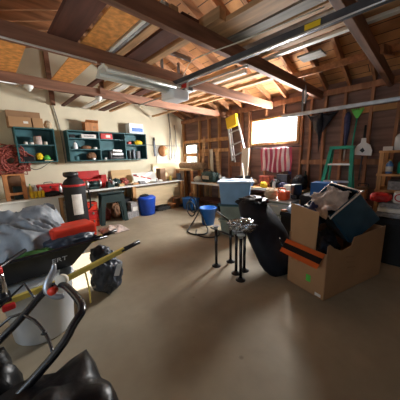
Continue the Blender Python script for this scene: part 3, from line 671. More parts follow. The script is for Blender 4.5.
def bench_clutter():
    L = [
     ('tool_case', 'case', (4.3, 3.55), (.24, .26, .12), 'black', 'flat black case on the window wall bench right of the duffel bag'),
     ('paint_can', 'can', (4.1, 3.45), None, 'alu', 'silver paint can on the window wall bench behind the light blue tote'),
     ('cloth_bag', 'bag', (4.25, 2.72), (.24, .22, .16), 'brown', 'brown cloth bag on the bench behind the diagonal steel handle'),
     ('yellow_tool', 'tool', (4.06, 2.33), (.12, .16, .14), 'yellow', 'yellow power tool lump on the bench below the flag'),
     ('black_tool', 'tool', (4.2, 2.15), (.2, .2, .2), 'blackmatte', 'black tool lump on the bench below the flag, behind the yellow tool'),
     ('blue_rag', 'rag', (4.15, 1.95), (.2, .18, .14), 'navy', 'dark blue rag heap on the bench below the flag'),
     ('dark_sack', 'sack', (4.25, 1.68), (.3, .28, .3), 'blackfab', 'big black sack at the near end of the window wall bench')]
    for k, (n, c_, (x, y), s_, m_, l) in enumerate(L):
        if s_ is None: can(x, y, ZR, .07, .16, m_, l)
        elif n == 'tool_case': one(n, B().box((x, y, ZR+s_[2]/2+.001), s_, bevel=.015), m_, l, c_)
        else: one(n, B().lump((x, y, ZR+s_[2]*.4), s_, 90+k, .3, 4), m_, l, c_)
bench_clutter()
for k, (x, y, s_, m_, l) in enumerate(((3.75, 4.25, (.26, .40, .32), 'bluebox', 'dark blue storage bin on the floor behind the blue wastebasket'), (4.2, 3.3, (.4, .5, .20), 'blackmatte', 'black bin on the floor under the window wall bench'))):
    t = thing('storage_bin', l, 'bin', (x, y, 0), 0, 'bins under the window wall bench')
    B().box((x, y, s_[2]*.46), (s_[0], s_[1], s_[2]*.9), bevel=.02, taper=.88).build('body', m_, t)
    B().box((x, y, s_[2]*.94), (s_[0]*1.06, s_[1]*1.05, s_[2]*.1), bevel=.01).build('lid', m_, t)
t = thing('wastebasket', 'bright blue open wastebasket on the floor beside the tote stack', 'wastebasket', (3.12, 2.98, 0), 0)
B().lathe([(.0, 0), (.12, 0), (.165, .33), (.18, .335), (.18, .35), (.155, .35), (.12, .02), (0, .02)], (3.12, 3.02, 0), n=26).build('shell', 'blue2', t)
for k, (x, y, h, l) in enumerate(((3.3, 3.75, .34, 'dark wheel hoop leaning under the window wall bench, the nearer one'), (3.55, 3.95, .36, 'dark wheel hoop leaning under the window wall bench, the farther one'))):
    pts = [(x+.05*math.cos(a), y+.2*math.cos(a), h/2+.01+(h/2)*math.sin(a)) for a in [i*2*math.pi/14 for i in range(14)]]
    one('wheel_hoop', B().tube(pts, .014, n=8, closed=True), 'black', l, 'hoop', 'hoops under the window wall bench')

# yellow topped ladder, boards, handle
ld = thing('folded_ladder', 'aluminium stepladder with yellow top hanging on the studs', 'ladder', (4.45, 3.3, 1.25))
ra, rb, rc, rd_ = Vector((4.42, 3.55, 2.20)), Vector((4.42, 3.40, 1.24)), Vector((4.42, 3.28, 2.26)), Vector((4.42, 3.03, 1.42))
B().bar(ra, rb, .035, .045, up=(1, 0, 0)).build('rail', 'alu', ld); B().bar(rc, rd_, .035, .045, up=(1, 0, 0)).build('rail', 'alu', ld)
for k in (.30, .62, .90): B().bar(ra.lerp(rb, k), rc.lerp(rd_, k+.05), .07, .02).build('step', 'alu', ld)
b = B(); mx = Matrix(((0, 0, 1, 4.40), (1, 0, 0, 0), (0, 1, 0, 0), (0, 0, 0, 1)))
b.prism([(3.56, 2.24), (3.27, 2.32), (3.23, 2.08), (3.51, 2.0)], mx, .11); b.build('top_cap', 'yellow', ld)
B().bar((4.47, 3.50, 2.1), (4.47, 3.36, 1.2), .03, .02).build('rear_rail', 'alu', ld)
one('white_board', B().box((4.36, 3.0, 1.10), (.03, .19, .86), rot=Matrix.Rotation(R(5), 3, 'Y')), 'cream', 'narrow cream white board leaning upright on the window wall bench', 'board')
one('steel_bar', B().bar((4.15, 2.92, 1.18), (3.60, 2.40, .38), .03, .045), 'alu', 'diagonal silver steel bar leaning against the window wall bench', 'bar')
for k, (y0, y1, z1, l) in enumerate(((4.18, 4.05, 1.55, 'pale plank leaning on the studs, left of the two'), (3.98, 3.80, 1.50, 'brown plank leaning on the studs, right of the two'))):
    one('leaning_plank', B().bar((4.40, y1, .71), (4.49, y0, z1), .02, .10, up=(0, 1, 0)), 'cream' if k == 0 else 'lumber', l, 'plank', 'planks leaning on the studs')
# curtain rod and striped flag
t = thing('curtain_rod', 'thin dark rod across the studs under the window', 'rod', (4.48, 2.35, 1.5))
B().tube([(4.49, 2.98, 1.51), (4.49, 1.78, 1.51)], .008, smooth=1, n=8).build('pole', 'darksteel', t)
for y in (2.96, 1.80): B().span(4.49, 4.53, y-.01, y+.01, 1.50, 1.52).build('rod_bracket', 'darksteel', t)
def flagf(u, v):
    y = 2.64-.70*u; z = 1.50-.50*v + (.02*math.sin(u*9) if v > .9 else 0)
    return (4.455+.022*math.sin(u*34+v*2)*(.3+.7*v), y+.012*math.sin(v*5+u*8), z)
fg = B().grid(flagf, 52, 16, .003)
for i, j, a, b_ in fg.fs:
    k = (i//4) % 2
    a.material_index = b_.material_index = k
fg = fg.build('striped_flag', 'flagred', mats=['flagred', 'flagwhite']); tag(fg, 'red and white striped flag hanging under the window', 'flag')
B().grid(lambda u, v: (4.45+.01*math.sin(u*12), 2.0-.07*u, 1.02-.16*v), 8, 6, .003).build('blue_corner', 'flagblue', fg)

# tools on the window wall at right
t = thing('folded_camp_chair', 'black folded camp chair hanging on the studs right of the window', 'camp chair', (4.48, 1.45, 1.6))
def wing(y0, y1, seed):
    return lambda u, v: (4.46+.03*math.sin(u*5+v*3+seed), (y0+(y1-y0)*u)*(1-v)+(1.46)*v, 2.07-(.16+.25*(1-abs(u-.0)))*v-.05*math.sin(u*3.14))
B().grid(wing(1.70, 1.42, 0), 12, 12, .02).grid(wing(1.18, 1.50, 2), 12, 12, .02).build('fabric', 'blackfab', t)
B().lathe([(.05, 0), (.04, .2), (.012, .5), (.0, .62)], (4.46, 1.46, 1.98), Matrix.Rotation(R(180), 3, 'X')).build('seat_bundle', 'blackfab', t)
B().tube([(4.47, 1.68, 2.03), (4.47, 1.20, 2.05)], .012, smooth=1).build('frame_tube', 'darksteel', t)
t = thing('closed_umbrella', 'dark purple blue closed umbrella hanging beside the green rake', 'umbrella', (4.47, 1.06, 1.4))
B().lathe([(.01, 0), (.03, .12), (.045, .35), (.05, .5), (.03, .56), (.012, .58)], (4.46, 1.04, 1.44), n=14).build('canopy', 'navy', t)
B().cyl((4.46, 1.04, 1.22), (4.46, 1.04, 1.45), .012, .012).build('shaft', 'alu', t)
t = thing('leaf_rake', 'bright green leaf rake hanging head up on the studs', 'rake', (4.47, .9, 1.3))
b = B(); mx = Matrix(((0, 0, 1, 4.46), (1, 0, 0, .91), (0, 1, 0, 2.0), (0, 0, 0, 1)))
b.prism([(-.025, -.08), (-.015, -.1), (.015, -.1), (.025, -.08), (.075, .01), (.03, .03), (-.03, .03), (-.075, .01)], mx, .02)
for k in range(7): b.bar((4.46, .91+(-.066+.022*k), 2.01), (4.43, .91+(-.078+.026*k), 2.05), .012, .008)
b.build('head', 'brightgreen', t)
B().tube([(4.46, .91, 1.9), (4.45, .95, 1.30)], .011, smooth=1).build('handle', 'green', t)
t = thing('dust_shovel', 'white plastic shovel blade hanging on the studs right of the green ladder', 'shovel', (4.47, .78, 1.3))
b = B(); mx = Matrix(((0, 0, 1, 4.45), (1, 0, 0, .785), (0, 1, 0, 1.3), (0, 0, 0, 1)))
b.prism([(-.12, .0), (.12, .02), (.12, .08), (.08, .17), (.035, .21), (.03, .28), (-.03, .28), (-.035, .21), (-.09, .17), (-.125, .08)], mx, .025); b.build('blade', 'whiteplastic', t)
b = B(); b.prism([(-.03, .08), (.0, .05), (.04, .09), (.0, .13)], Matrix(((0, 0, 1, 4.434), (1, 0, 0, .785), (0, 1, 0, 1.3), (0, 0, 0, 1))), .004); b.build('mark', 'black', t)
B().cyl((4.46, .785, 1.56), (4.47, .785, 1.78), .014).build('handle', 'blackmatte', t)
B().cyl((4.46, .785, 1.3), (4.47, .80, .9), .010).build('lower_rod', 'darksteel', t)

# green stepladder
t = thing('stepladder', 'green fibreglass stepladder with silver steps standing by the wall', 'ladder', (4.1, 1.02, 0))
tl, tr_ = Vector((4.17, 1.16, 1.42)), Vector((4.17, .87, 1.42)); bl, br_ = Vector((3.90, 1.33, 0)), Vector((3.90, .76, 0))
B().bar(tl, bl, .05, .065, up=(1, 0, 0)).build('rail', 'green', t); B().bar(tr_, br_, .05, .065, up=(1, 0, 0)).build('rail', 'green', t)
B().bar((4.22, 1.15, 1.41), (4.44, 1.30, 0), .03, .03).build('rear_rail', 'green', t); B().bar((4.22, .88, 1.41), (4.44, .78, 0), .03, .03).build('rear_rail', 'green', t)
B().box((4.19, 1.015, 1.44), (.13, .34, .05), bevel=.01).build('top_cap', 'green', t)
for k in (.17, .36, .55, .76):
    a, c_ = tl.lerp(bl, k), tr_.lerp(br_, k); B().span(a.x-.05, a.x+.05, c_.y+.016, a.y-.016, a.z-.015, a.z+.01).build('step', 'alu', t)
B().bar((4.32, 1.2, .8), (4.32, .85, .8), .02, .02).build('rear_brace', 'green', t)
# bins and blue box in front of the ladder
def bin_(x, y, z, s_, m_, lidm, label, grp, rz=0, name='storage_bin'):
    t = thing(name, label, 'bin', (x, y, z), rz, grp)
    B().box((x, y, z+s_[2]*.46), (s_[0], s_[1], s_[2]*.9), rz=rz, bevel=.02, taper=.9).build('body', m_, t)
    B().box((x, y, z+s_[2]*.95), (s_[0]*1.05, s_[1]*1.05, s_[2]*.1), rz=rz, bevel=.01).build('lid', lidm, t)
    return t
bin_(3.62, 1.10, 0, (.36, .48, .73), 'blackmatte', 'blackmatte', 'tall black bin behind the cardboard box under the blue box', 'black bins at the right')
carton(3.62, 1.07, .73, .22, .30, .20, 'bluebox', 'plain blue box on the black bin in front of the green ladder', name='blue_box')
bin_(3.72, .70, 0, (.30, .26, .70), 'blackmatte', 'blackmatte', 'tall black bin under the small orange lamp case', 'black bins at the right')
t = thing('lantern', 'small orange lantern with dark top behind the tilted tote', 'lantern', (3.7, .66, .70))
B().box((3.70, .60, .79), (.09, .10, .14), bevel=.012).build('body', 'orangewood', t); B().box((3.70, .60, .875), (.12, .13, .03), bevel=.01).build('lid', 'brown', t)
B().tube([(3.70, .645, .88), (3.70, .655, .93), (3.70, .545, .93), (3.70, .555, .88)], .006, n=6).build('handle', 'black', t)

# ------------------------------------------------------------------ wooden shelf at right
t = thing('wooden_shelf', 'orange brown wooden shelf unit at the right edge', 'shelf', (4.15, -.1, 0))
for y in (.49, -.9):
    B().span(3.90, 3.94, y-.045, y, 0, 1.37).build('upright', 'studlight', t); B().span(4.36, 4.40, y-.045, y, 0, 1.37).build('upright', 'studlight', t)
for z in (1.37, 1.06, .84, .35): B().span(3.88, 4.42, -.95, .50, z-.03, z).build('shelf_board', 'studlight', t)
carton(3.98, .42, 1.37, .08, .10, .055, 'paper', 'small white box on the top left corner of the wooden shelf', name='small_box')
bottle(4.0, .30, 1.37, .065, .26, 'clearjug', 'paper', 'translucent plastic jug on top of the wooden shelf', name='jug', cat='jug', neck=.3)
bottle(3.98, .38, 1.06, .04, .19, 'bluebottle', 'yellowwood', 'blue white bottle on the second board of the wooden shelf', lab='paper')
bottle(4.02, .24, 1.06, .06, .22, 'green', 'yellow', 'dark green jug on the second board of the wooden shelf', name='jug', cat='jug')
carton(4.1, .22, .84, .3, .3, .12, 'greypaper', 'flat grey box on the third board of the wooden shelf', name='flat_box')
# sacks and bin below
bin_(3.55, .05, 0, (.46, .70, .58), 'blackmatte', 'blackmatte', 'low wide black bin at the right edge under the newspapers', 'black bins at the right')
for k, (z, h, m_, l) in enumerate(((.585, .06, 'greypaper', 'folded newspaper bundle on the black bin, lowest of the pile'), (.646, .06, 'paper', 'pale folded newspaper bundle, second from the bottom of the pile'), (.707, .055, 'greypaper', 'grey folded newspaper bundle, third from the bottom of the pile'))):
    one('newspaper_bundle', B().box((3.50, .07, z+h/2), (.36-.02*k, .62, h), rz=R(3*k-3), bevel=.02), m_, l, 'newspaper', 'newspapers on the black bin')
one('red_pouch', B().lump((3.42, .37, .765+.045), (.22, .22, .12), 111, .15, sq=.3), 'red', 'soft red pouch on top of the newspaper pile', 'pouch')
t = thing('printed_sack', 'white sack with red letters on the newspaper pile', 'sack', (3.45, .05, .763))
B().box((3.43, .13, .763+.065), (.2, .24, .13), bevel=.03).build('body', 'paper', t)
text('CA', 'red', .13, (3.327, .155, .83), (0, -1, 0), (0, 0, 1), t)

# ------------------------------------------------------------------ tote stack
az = R(42)
def stack_bin(z, h, m_, lidm, label, x=3.06, y=2.29, sx=.34, sy_=.50, open_=False):
    t = thing('storage_tote', label, 'tote', (x, y, z), az-R(12), 'stack of totes in the middle'); rz = az-R(12); r = Matrix.Rotation(rz, 3, 'Z')
    B().box((x, y, z+h*.46), (sx, sy_, h*.90), rz=rz, bevel=.02, taper=.88).build('body', m_, t)
    B().box((x, y, z+h*.95), (sx*1.1, sy_*1.09, h*.08), rz=rz, bevel=.012).build('lid' if not open_ else 'rim', lidm, t)
    for s_ in (-1, 1): B().box(Vector((x, y, z+h*.9)) + r @ Vector((0, s_*sy_*.57, 0)), (.12, .03, .04), rz=rz, bevel=.008).build('grip', lidm, t)
    return t
stack_bin(0, .27, 'bin', 'bin', 'grey green storage tote on the floor, lowest of the stack')
stack_bin(.27, .27, 'bin', 'teald', 'grey green storage tote in the middle of the stack')
t = stack_bin(.54, .41, 'ltblue', 'palelid', 'light blue storage tote on top of the stack', open_=True, sx=.36, sy_=.52)
B().lump((3.06, 2.29, .93), (.34, .50, .08), 120, .3, rz=az-R(12)).build('contents_cover', 'palelid', t)
# black hoses / folding frame on the floor
one('folding_frame', B().tube([(2.95, 3.10, .30), (2.9, 3.15, .16), (2.62, 3.05, .02), (2.50, 2.95, .015), (2.48, 2.75, .015), (2.62, 2.62, .015), (2.80, 2.72, .02), (2.9, 2.9, .1), (3.0, 3.15, .3)], .013, n=8), 'black', 'black bent tube frame lying on the floor by the wastebasket', 'frame')
one('black_cable', B().tube([(2.70, 2.92, .012), (2.5, 2.7, .012), (2.55, 2.45, .012), (2.75, 2.40, .015), (2.9, 2.60, .05)], .011, n=8), 'black', 'black cable looped on the floor in front of the wastebasket', 'cable')

# ------------------------------------------------------------------ metal table legs
legs = [(1.91, 1.72, .53, 'black metal table leg with flange foot standing apart on the left'), (2.12, 1.66, .52, 'black metal table leg at the back of the cluster'), (1.93, 1.43, .53, 'black metal table leg in the middle of the cluster'),
        (1.85, 1.31, .54, 'black metal table leg nearest the camera in the cluster'), (2.05, 1.40, .53, 'black metal table leg at the right of the cluster')]
proto = None
for (x, y, h, l) in legs:
    if proto is None:
        proto = thing('table_leg', l, 'table leg', (x, y, 0), 0, 'black metal table legs on the floor'); kids = []
        kids.append(B().lathe([(.055, 0), (.055, .006), (.03, .012), (.022, .03), (.018, .032)], (x, y, 0), n=20).build('foot', 'black', proto))
        kids.append(B().lathe([(.017, .03), (.017, .50)], (x, y, 0), n=14).build('tube', 'blacktube', proto))
        kids.append(B().lathe([(.02, .49), (.024, .50), (.024, .515), (.045, .52), (.045, .528)], (x, y, 0), n=16).build('mounting_plate', 'steel', proto))
    else:
        c = proto.copy(); C.objects.link(c); c.location = (x, y, 0); c['label'] = l
        for k_ in kids:
            d_ = k_.copy(); C.objects.link(d_); d_.parent = c
one('crumpled_plastic', B().lump((2.0, 1.40, .575), (.26, .30, .17), 131, .6, 6, rz=R(20)), 'film', 'crumpled clear plastic bag of hardware on top of the leg cluster', 'plastic bag')
one('hardware_plates', B().box((1.93, 1.38, .545), (.10, .07, .012), rz=R(30)).box((2.02, 1.45, .555), (.09, .07, .012), rz=R(-20)).box((1.95, 1.50, .60), (.09, .05, .01), rot=Euler((.7, .4, 0)).to_matrix()).box((2.03, 1.36, .61), (.08, .05, .01), rot=Euler((-.6, .5, .4)).to_matrix()).box((1.98, 1.33, .56), (.05, .09, .012), rz=R(10), rot=None), 'chrome', 'silver metal mounting hardware inside the clear plastic bag', 'hardware')
one('black_rod', B().cyl((2.25, 2.02, .60), (2.05, 1.60, .56), .012), 'black', 'black rod sticking out behind the leg cluster, upper', 'rod', 'rods at the leg cluster')
one('black_rod', B().cyl((2.10, 1.98, .40), (1.99, 1.52, .42), .012), 'black', 'black rod sticking out behind the leg cluster, lower', 'rod', 'rods at the leg cluster')

# ------------------------------------------------------------------ big black leaning bag
t = thing('black_garment_bag', 'large curved black bag leaning beside the cardboard box', 'bag', (2.33, 1.15, 0))
sp = [Vector((2.31, 1.04, .0)), Vector((2.32, 1.11, .16)), Vector((2.37, 1.27, .36)), Vector((2.45, 1.44, .53)), Vector((2.55, 1.60, .66)), Vector((2.62, 1.72, .72))]
ww = [.17, .25, .285, .285, .24, .13]; th = [.09, .13, .16, .16, .14, .06]
b = B(); rings = []; n = 28
rgt = Vector((.70, -.71, 0))
for i, p in enumerate(sp):
    dr = (sp[min(i+1, 5)]-sp[max(i-1, 0)]).normalized(); u = (Vector((.25, -.60, -.55)) ); u = (u - dr*u.dot(dr)).normalized() if False else (rgt*.8+Vector((0, 0, -.45))); u = (u-dr*u.dot(dr)).normalized(); w_ = dr.cross(u)
    rg = []
    for q in range(n):
        a = 2*math.pi*q/n; off = noise.noise(Vector((math.cos(a)*1.5, math.sin(a)*1.5, i*.6)))*.022
        rg.append(b.bm.verts.new(p+(ww[i]+off)*math.cos(a)*u+(th[i]+off)*math.sin(a)*w_))
    rings.append(rg)
for a_, b_ in zip(rings, rings[1:]):
    for q in range(n):
        f = b.bm.faces.new([a_[q], a_[(q+1) % n], b_[(q+1) % n], b_[q]]); f.smooth = True
b.bm.faces.new(rings[0][::-1]); b.bm.faces.new(rings[-1])
bmesh.ops.subdivide_edges(b.bm, edges=b.bm.edges[:], cuts=1, use_grid_fill=True, smooth=.3)
mz = min(v.co.z for v in b.bm.verts)
for v in b.bm.verts: v.co.z = max(v.co.z, .002)
b.build('body', 'blackfab', t)
B().lump((2.52, 1.60, .74), (.38, .42, .16), 141, .32, 4, rz=R(40)).build('crumpled_top', 'blackbag', t)
B().tube([(2.22, 1.06, .45), (2.18, 1.0, .38), (2.22, .99, .28)], .01, n=6).build('strap', 'blacktube', t)

# ------------------------------------------------------------------ clear drawer unit and things on it
t = thing('drawer_unit', 'grey translucent plastic drawer unit behind the black bag', 'drawer unit', (3.35, 1.60, 0))
B().box((3.38, 1.62, .32), (.36, .46, .62), bevel=.01).build('cabinet_body', 'bin', t)
for z in (.12, .32, .52):
    d_ = B().box((3.19, 1.62, z), (.02, .42, .17), bevel=.008).build('drawer', 'clearjug', t)
    B().box((3.175, 1.62, z+.05), (.015, .12, .02)).build('drawer_pull', 'white', d_)
B().span(3.19, 3.57, 1.38, 1.86, .63, .65, .006).build('top_panel', 'whiteplastic', t)
one('beige_bag', B().lump((3.32, 1.76, .65+.075), (.24, .22, .19), 151, .2), 'beige', 'beige cloth bag on the drawer unit left of the orange chainsaw', 'bag')
t = thing('chainsaw', 'orange chainsaw body on top of the drawer unit', 'chainsaw', (3.35, 1.55, .65))
B().lump((3.33, 1.545, .65+.07), (.18, .16, .17), 152, .12, sq=.4).build('housing', 'orange', t)
B().tube([(3.28, 1.60, .78), (3.26, 1.60, .84), (3.26, 1.50, .84), (3.28, 1.49, .76)], .012, n=8).build('front_handle', 'orange', t)
B().box((3.40, 1.43, .70), (.03, .12, .06), bevel=.01).build('bar_mount', 'black', t)
one('black_case', B().box((3.5, 1.43, .65+.12), (.16, .09, .24), rz=R(-25), bevel=.02), 'black', 'black case standing at the right rear of the drawer unit', 'case')
for k, (x, y, s_, m_, l, z) in enumerate(((3.10, 1.25, (.34, .30, .56), 'blackmatte', 'dark bin between the drawer unit and the cardboard box', 0),)):
    bin_(x, y, z, s_, m_, m_, l, 'black bins at the right')
one('crumpled_paper', B().lump((3.0, 1.22, .56+.05), (.26, .2, .13), 161, .45, 5), 'palelid', 'crumpled pale paper heap left of the tilted tote', 'paper')
one('wood_scrap', B().box((3.02, 1.32, .56+.015), (.22, .05, .025), rz=R(-35)), 'orangewood', 'short orange wood scrap beside the crumpled paper', 'wood scrap')

# ------------------------------------------------------------------ big cardboard box (local frame at near corner)
ang = math.atan2(-.29, .94); bx = thing('cardboard_box', 'large open cardboard box on the floor holding the tilted tote', 'box', (2.08, .54, 0), ang)
W = world(bx); Lx, Ly, H = .98, .42, .54
def loc(x, y, z): return W @ Vector((x, y, z))
rB = Matrix.Rotation(ang, 3, 'Z')
def wallp(x0, x1, y0, y1, z0, z1, name='side_wall', m='card', jag=None):
    B().box(loc((x0+x1)/2, (y0+y1)/2, (z0+z1)/2), (x1-x0, y1-y0, z1-z0), rz=ang).build(name, m, bx)
# right side wall with a torn upper edge
mxw = W @ Matrix(((1, 0, 0, 0), (0, 0, 1, .003), (0, 1, 0, 0), (0, 0, 0, 1)))
B().prism([(0, 0), (Lx, 0), (Lx, .57), (.40, .55), (.37, .47), (.22, .45), (.10, .50), (.03, .55), (0, .54)], mxw, .006).build('side_wall', 'card', bx)
wallp(0, .006, .008, Ly, 0, .46, 'end_wall', 'cardlight'); wallp(0, Lx, Ly-.006, Ly, 0, .56); wallp(Lx-.006, Lx, 0, Ly, 0, .56, 'end_wall'); wallp(0, Lx, 0, Ly, .001, .008, 'bottom', 'cardin')  # near end wall in lighter cardboard, the light on that side painted in
# raised back flap
mxf = W @ Matrix(((0, 0, 1, .02), (1, 0, 0, 0), (0, 1, 0, 0), (0, 0, 0, 1)))
B().prism([(.13, .45), (Ly, .44), (Ly+.015, .86), (.12, .82)], mxf, .006).build('flap', 'cardlight', bx)
# outward flap with orange and black label
p0, p1 = loc(0, .10, .46), loc(0, Ly+.02, .47); out = rB @ Vector((-.10, 0, -.12))
def quad(pts, name, m, th=.004):
    b = B(); v = [b.bm.verts.new(p) for p in pts]; f = b.bm.faces.new(v); bmesh.ops.solidify(b.bm, geom=[f], thickness=th); return b.build(name, m, bx)
nrm = rB @ Vector((-.003, 0, .003))
p0 = loc(-.004, .02, .46); p1 = loc(-.004, Ly+.03, .47)
for a0, a1, nm, mm in ((0, .3, 'label_band', 'orangelabel'), (.3, .68, 'label_band', 'black'), (.68, 1, 'label_band', 'orangelabel')):
    quad([p0+out*a0, p1+out*a0, p1+out*a1, p0+out*a1], nm, mm)
B().box(loc(-.001, .17, .15), (.002, .05, .07), rz=ang).build('recycling_mark', 'brightgreen', bx)
B().box(loc(-.001, .33, .28), (.002, .10, .03), rz=ang).build('print_mark', 'orangewood', bx)
B().box(loc(-.001, .06, .03), (.002, .06, .03), rz=ang).build('sticker', 'paper', bx)
for k in range(3): B().box(loc(.36+.02*k, -.001, .36-.06*k), (.13, .002, .012), rot=rB @ Matrix.Rotation(R(10), 3, 'Y')).build('print_mark', 'cardin', bx)

# tilted tote
r_ = Vector((.72, -.693, 0)); f_ = Vector((.693, .72, 0)); u_ = Vector((0, 0, 1))
e1 = (r_*.72+u_*.66+f_*.0).normalized(); o_ = (u_*.72-r_*.66-f_*.10); o_ = (o_-e1*o_.dot(e1)).normalized(); dd = e1.cross(o_)   # dd ~ toward the camera
rotT = Matrix((e1, dd, o_)).transposed()
Tc = Vector((2.76, .62, .72))
tt = thing('storage_tote', 'dark teal blue tote lying tilted in the large cardboard box', 'tote', Tc)
def tp(a, b, c): return Tc + rotT @ Vector((a, b, c))
b = B(); w1, w2, hh, dpt, dpb = .18, .20, .215, .22, .20
def ringv(w_, d_, z): return [tp(w_*cx_, d_*cy_, z) for cx_, cy_ in ((-.92, -1), (.92, -1), (1, -.88), (1, .88), (.92, 1), (-.92, 1), (-1, .88), (-1, -.88))]
R0 = [b.bm.verts.new(p) for p in ringv(w2, dpb, -hh)]; R1 = [b.bm.verts.new(p) for p in ringv(w1, dpt, hh)]
R2 = [b.bm.verts.new(p) for p in ringv(w1-.008, dpt-.008, hh)]; R3 = [b.bm.verts.new(p) for p in ringv(w2-.008, dpb-.008, -hh+.01)]
b.bm.faces.new(R0[::-1]); b.bm.faces.new(R3)
for A_, B_ in ((R0, R1), (R1, R2), (R2, R3)):
    for i in range(8): b.bm.faces.new([A_[i], A_[(i+1) % 8], B_[(i+1) % 8], B_[i]])
b.build('shell', 'tote', tt)
rim = ringv(w1+.008, dpt+.008, hh-.012)
B().tube(rim, .008, n=8, smooth=2, closed=True).build('rim', 'alu', tt)
# grey cloth hanging out of the tote
def clothf(u, v):
    a = -.19+.36*u; base = tp(a, 0, 0)
    s_ = v
    p = tp(-.23+.36*u, .19-.42*v, hh-.02+.05*math.sin(v*3.1)+.03*math.sin(u*9+v*4))
    n_ = noise.noise(Vector((u*3.5, v*3.5, 1.7)))*.07+abs(noise.noise(Vector((u*8, v*8, 4))))*.04
    return p + o_*n_
one('grey_jacket', B().grid(clothf, 34, 34, .008), 'beigecloth', 'crumpled beige grey jacket stuffed in the tilted tote', 'jacket')
one('white_tag', B().box((3.0, .42, .73), (.05, .004, .09), rot=Matrix.Rotation(R(-35), 3, 'Z') @ Matrix.Rotation(R(30), 3, 'Y')), 'paper', 'small white tag at the far edge of the tilted tote', 'tag')
one('navy_bag', B().lump((2.52, .84, .62), (.22, .16, .42), 171, .2), 'navy', 'dark navy bag wedged between the box flap and the tilted tote', 'bag')
one('box_filler', B().lump((2.42, .66, .33), (.42, .24, .5), 172, .3), 'blackfab', 'black cloth bundle filling the large cardboard box', 'bundle')

# ------------------------------------------------------------------ wheelbarrow and near left
wbz = thing('wheelbarrow', 'wheelbarrow with black tub and yellow handles', 'wheelbarrow', (-.1, 2.05, 0))
def rr(x0, x1, y0, y1, z): return [Vector(p) for p in ((x0+.04, y0, z), (x1-.04, y0, z), (x1, y0+.06, z), (x1, y1-.06, z), (x1-.04, y1, z), (x0+.04, y1, z), (x0, y1-.06, z), (x0, y0+.06, z))]
b = B(); R0 = [b.bm.verts.new(p) for p in rr(-.62, .44, 1.96, 2.30, .50)]; R1 = [b.bm.verts.new(p) for p in rr(-.80, .60, 1.86, 2.40, .70)]
R2 = [b.bm.verts.new(p) for p in rr(-.79, .59, 1.87, 2.39, .70)]; R3 = [b.bm.verts.new(p) for p in rr(-.61, .43, 1.97, 2.29, .51)]
b.bm.faces.new(R0[::-1]); b.bm.faces.new(R3)
for A_, B_ in ((R0, R1), (R1, R2), (R2, R3)):
    for i in range(8): b.bm.faces.new([A_[i], A_[(i+1) % 8], B_[(i+1) % 8], B_[i]])
tub = b.build('tub', 'black', wbz)
B().tube(rr(-.80, .60, 1.86, 2.40, .70), .012, n=8, smooth=2, closed=True).build('rim', 'blacktube', tub)
nx, ny = Vector((1, 0, 0)), Vector((0, -.10, .20)).normalized()
text('ERT', 'whiteplastic', .062, (.31, 1.905, .60), nx, ny, wbz)
hs = []
for y in (1.80, 2.30):
    h_ = B().bar((-.75, 2.05+(y-2.05)*.7, .40), (.30, y, .475), .035, .035).bar((.30, y, .475), (.78, y, .565), .035, .04, bevel=.008).build('handle', 'yellowwood', wbz)
    B().cyl((.75, y, .559), (.93, y, .591), .020, .019).build('grip', 'black', h_)
B().cyl((-.95, 2.02, .20), (-.95, 2.10, .20), .20, n=28).build('wheel', 'blackmatte', wbz)
for y in (1.90, 2.22): B().tube([(-.15, y, .45), (-.2, y, .02), (-.45, y, .02), (-.6, y, .42)], .014, n=8).build('leg', 'blacktube', wbz)
B().cyl((-.95, 1.86, .20), (-.95, 2.24, .20), .012).build('axle', 'steel', wbz)
for y in (1.88, 2.22): B().bar((-.72, y, .40), (-.95, y, .20), .02, .03).build('fork', 'darksteel', wbz)
one('hanging_strap', B().tube([(.44, 1.772, .50), (.45, 1.765, .36), (.45, 1.775, .22)], .006, n=6), 'yellowwood', 'thin yellowish strap dangling from the near wheelbarrow handle', 'strap')

def tarpf(u, v):
    x = -.30+.80*u; y = 1.96+.50*v
    h = .62+.40*math.sin(min(1, v*1.15)*math.pi*.62)*(1-.30*u) 
    h *= 1
    n_ = noise.noise(Vector((u*3, v*3, 9)))*.10 - abs(noise.noise(Vector((u*5+2+v*3, v*3, 5))))*.16 + .05 - abs(noise.noise(Vector((u*10+v*6, v*6-u*4, 2))))*.07
    e = min(1, min(u, 1-u)*7); 
    return (x+.03*math.sin(v*9), y, .58+(h-.58+n_)*e)
one('grey_tarp', B().grid(tarpf, 64, 52, .012), 'greycloth', 'crumpled grey blue tarp heaped in the wheelbarrow', 'tarp')
one('green_bag', B().lump((.18, 1.96, .66), (.34, .12, .10), 181, .3), 'leafgreen', 'green bag peeking over the near rim of the wheelbarrow', 'bag')
t = thing('red_tool_case', 'bright red flat case lying on the wheelbarrow load', 'case', (.47, 2.12, .72), R(4))
B().box((.46, 2.10, .765), (.34, .24, .085), rz=R(4), rot=None, bevel=.02).build('lid', 'redplastic', t)
B().box((.47, 2.01, .77), (.08, .02, .03), rz=R(4), bevel=.006).build('handle', 'red', t)
one('blue_grey_bag', B().lump((.42, 2.06, .70), (.42, .28, .12), 182, .2, sq=.3), 'greybag', 'dark blue grey bag under the red case in the wheelbarrow', 'bag')
one('steel_pole', B().cyl((.02, 2.36, .82), (-.25, 2.5, 1.02), .012).cyl((.02, 2.36, .82), (.05, 2.34, .80), .018), 'chrome', 'silver pole end resting on the grey tarp, upper', 'pole', 'poles at the left edge')
one('steel_pole', B().cyl((.0, 2.28, .76), (-.25, 2.38, .93), .010), 'blacktube', 'black pole resting on the grey tarp, lower', 'pole', 'poles at the left edge')
one('black_pole', B().cyl((-.3, 1.62, .63), (.12, 1.93, .735), .014), 'black', 'short black bar lying over the near rim of the wheelbarrow', 'bar')

